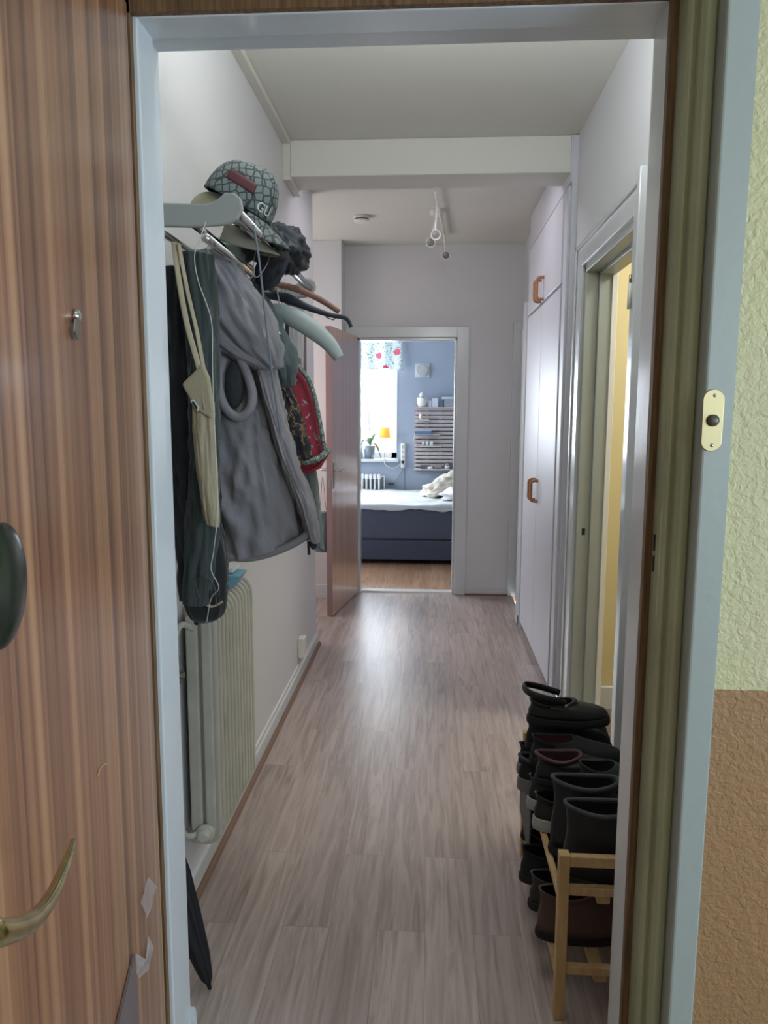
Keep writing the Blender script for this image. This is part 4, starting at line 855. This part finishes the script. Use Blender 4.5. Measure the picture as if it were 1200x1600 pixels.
s2=shelf(651,671,656); s3=shelf(649,687,679); s4=shelf(650,690,697); s5=shelf(653,724,733,.12)
def bx(name,label,cat,px0,px1,z,h,y0,y1,m,bev=.003):
    a=WY(px0,660,y0); b=WY(px1,660,y0); o=MB().box(a.x,b.x,y0,y1,z,z+h).build(name,m,None,bevel=bev); return tag(o,label,cat)
a=WY(660,636,8.29)
t=thing('white_basket',(a.x,8.295,zt_),'white basket at the left end of the wall rack top','basket')
MB().lathe([(0,zt_),(.045,zt_),(.062,zt_+.07),(.06,zt_+.10),(.055,zt_+.10),(.05,zt_+.03),(0,zt_+.02)],Matrix.Translation((a.x,8.295,0)),24).build('bowl',plast,t,smooth=True)
tag(MB().blob(Matrix.Translation((a.x-.005,8.295,zt_+.125))@Matrix.Diagonal((.028,.028,.034,1)),amp=.04).build('white_ball',plast,None,smooth=True),'round white object sitting in the white basket','figurine')
card=mat('grey_card_box',(150,154,164),.7); cardw=mat('white_card_box',(205,210,220),.7)
bx('carton','small white carton between the basket and the white box on the rack','box',669,674,zt_,.07,8.27,8.33,cardw)
bx('carton','square white box in the middle of the rack top','box',675,684,zt_,.095,8.26,8.34,cardw)
bx('carton','low blue-grey box right of the square white box','box',686,691,zt_,.05,8.27,8.33,mat('blue_grey_card',(110,126,146),.7))
bx('storage_box','grey storage box at the right end of the rack top','box',694,716,zt_,.085,8.25,8.345,card)
bx('tray','white tray lying on the grey storage box','tray',690,714,zt_+.086,.022,8.245,8.345,cardw)
# shelf contents
a=WY(658,650,8.30); tag(MB().blob(Matrix.Translation((a.x,8.30,s2+.035))@Matrix.Diagonal((.022,.016,.037,1)),amp=.3,seed=4,ridge=.3).build('small_figurine',mat('cream_ceramic',(214,206,196),.4),None,smooth=True),'small cream figurine on the uppermost little shelf','figurine')
t=thing('blue_box',(WY(660,676,8.25).x,8.27,s3),'flat blue-grey box with pale papers on a small rack shelf','box')
a0=WY(648,676,8.24).x; a1=WY(674,676,8.24).x
MB().box(a0,a1,8.235,8.33,s3,s3+.038).build('box_body',mat('steel_blue_card',(96,118,150),.6),t,bevel=.002); MB().box(a0-.004,a1+.006,8.23,8.335,s3+.038,s3+.046).build('papers',cardw,t)
for i,px in enumerate((662,668)):
    x=WY(px,690,8.29).x; tag(MB().lathe([(0,s4),(.016,s4),(.018,s4+.03),(.014,s4+.045),(0,s4+.045)],Matrix.Translation((x,8.29,0)),16).build('glass_jar',mat('pale_glass',(196,206,212),.15),None,smooth=True),['left of the two little glass jars on the middle rack shelf','right of the two little glass jars on the middle rack shelf'][i],'jar',group='little jars on the rack')
bx('white_cup','small white cup beside the two little glass jars','cup',672,677,s4,.045,8.28,8.31,plast)
bx('dark_case','dark flat case at the left of the bottom rack shelf','case',658,674,s5,.038,8.25,8.33,mat('dark_blue_case',(70,80,100),.6))
tag(MB().blob(Matrix.Translation((WY(672,730,8.24).x,8.24,s5+.014))@Matrix.Diagonal((.03,.012,.014,1)),amp=.4,seed=7).build('crumpled_tissue',plast,None,smooth=True),'crumpled white tissue before the dark flat case','tissue')
bx('brown_pouch','grey-brown pouch in the middle of the bottom rack shelf','pouch',680,692,s5,.05,8.26,8.33,mat('taupe_cloth',(140,132,136),.8),.012)
t=thing('round_basket',(WY(699,730,8.29).x,8.29,s5),'small round-topped basket on the bottom rack shelf','basket')
x=WY(699,730,8.29).x; MB().lathe([(0,s5),(.032,s5),(.034,s5+.035),(.03,s5+.035),(0,s5+.02)],Matrix.Translation((x,8.29,0)),20).build('bowl',cardw,t,smooth=True); MB().tube([(x+.032*math.cos(k*PI/12),8.29,s5+.035+.04*math.sin(k*PI/12)) for k in range(13)],.004,8).build('arch_handle',mat('brown_handle',(120,100,96),.6),t,smooth=True)
MB().blob(Matrix.Translation((x,8.29,s5+.04))@Matrix.Diagonal((.026,.02,.024,1)),amp=.1).build('contents',mat('taupe_yarn',(160,146,140),.8),t,smooth=True)
bx('dark_speaker','dark box at the right end of the bottom rack shelf','box',706,716,s5,.065,8.26,8.34,mat('charcoal_box',(74,78,92),.6))
w=MB(); w.tube(catmull([(a0,8.30,s3+.01),(a0-.015,8.33,s3-.08),(a0-.018,8.34,s3-.20)],12),.003,6); tag(w.build('white_cable',plast,None,smooth=True),'white cable hanging from the flat blue box down the wall rack','cable')
for o in bpy.data.objects:
    if '_world' in o: del o['_world']
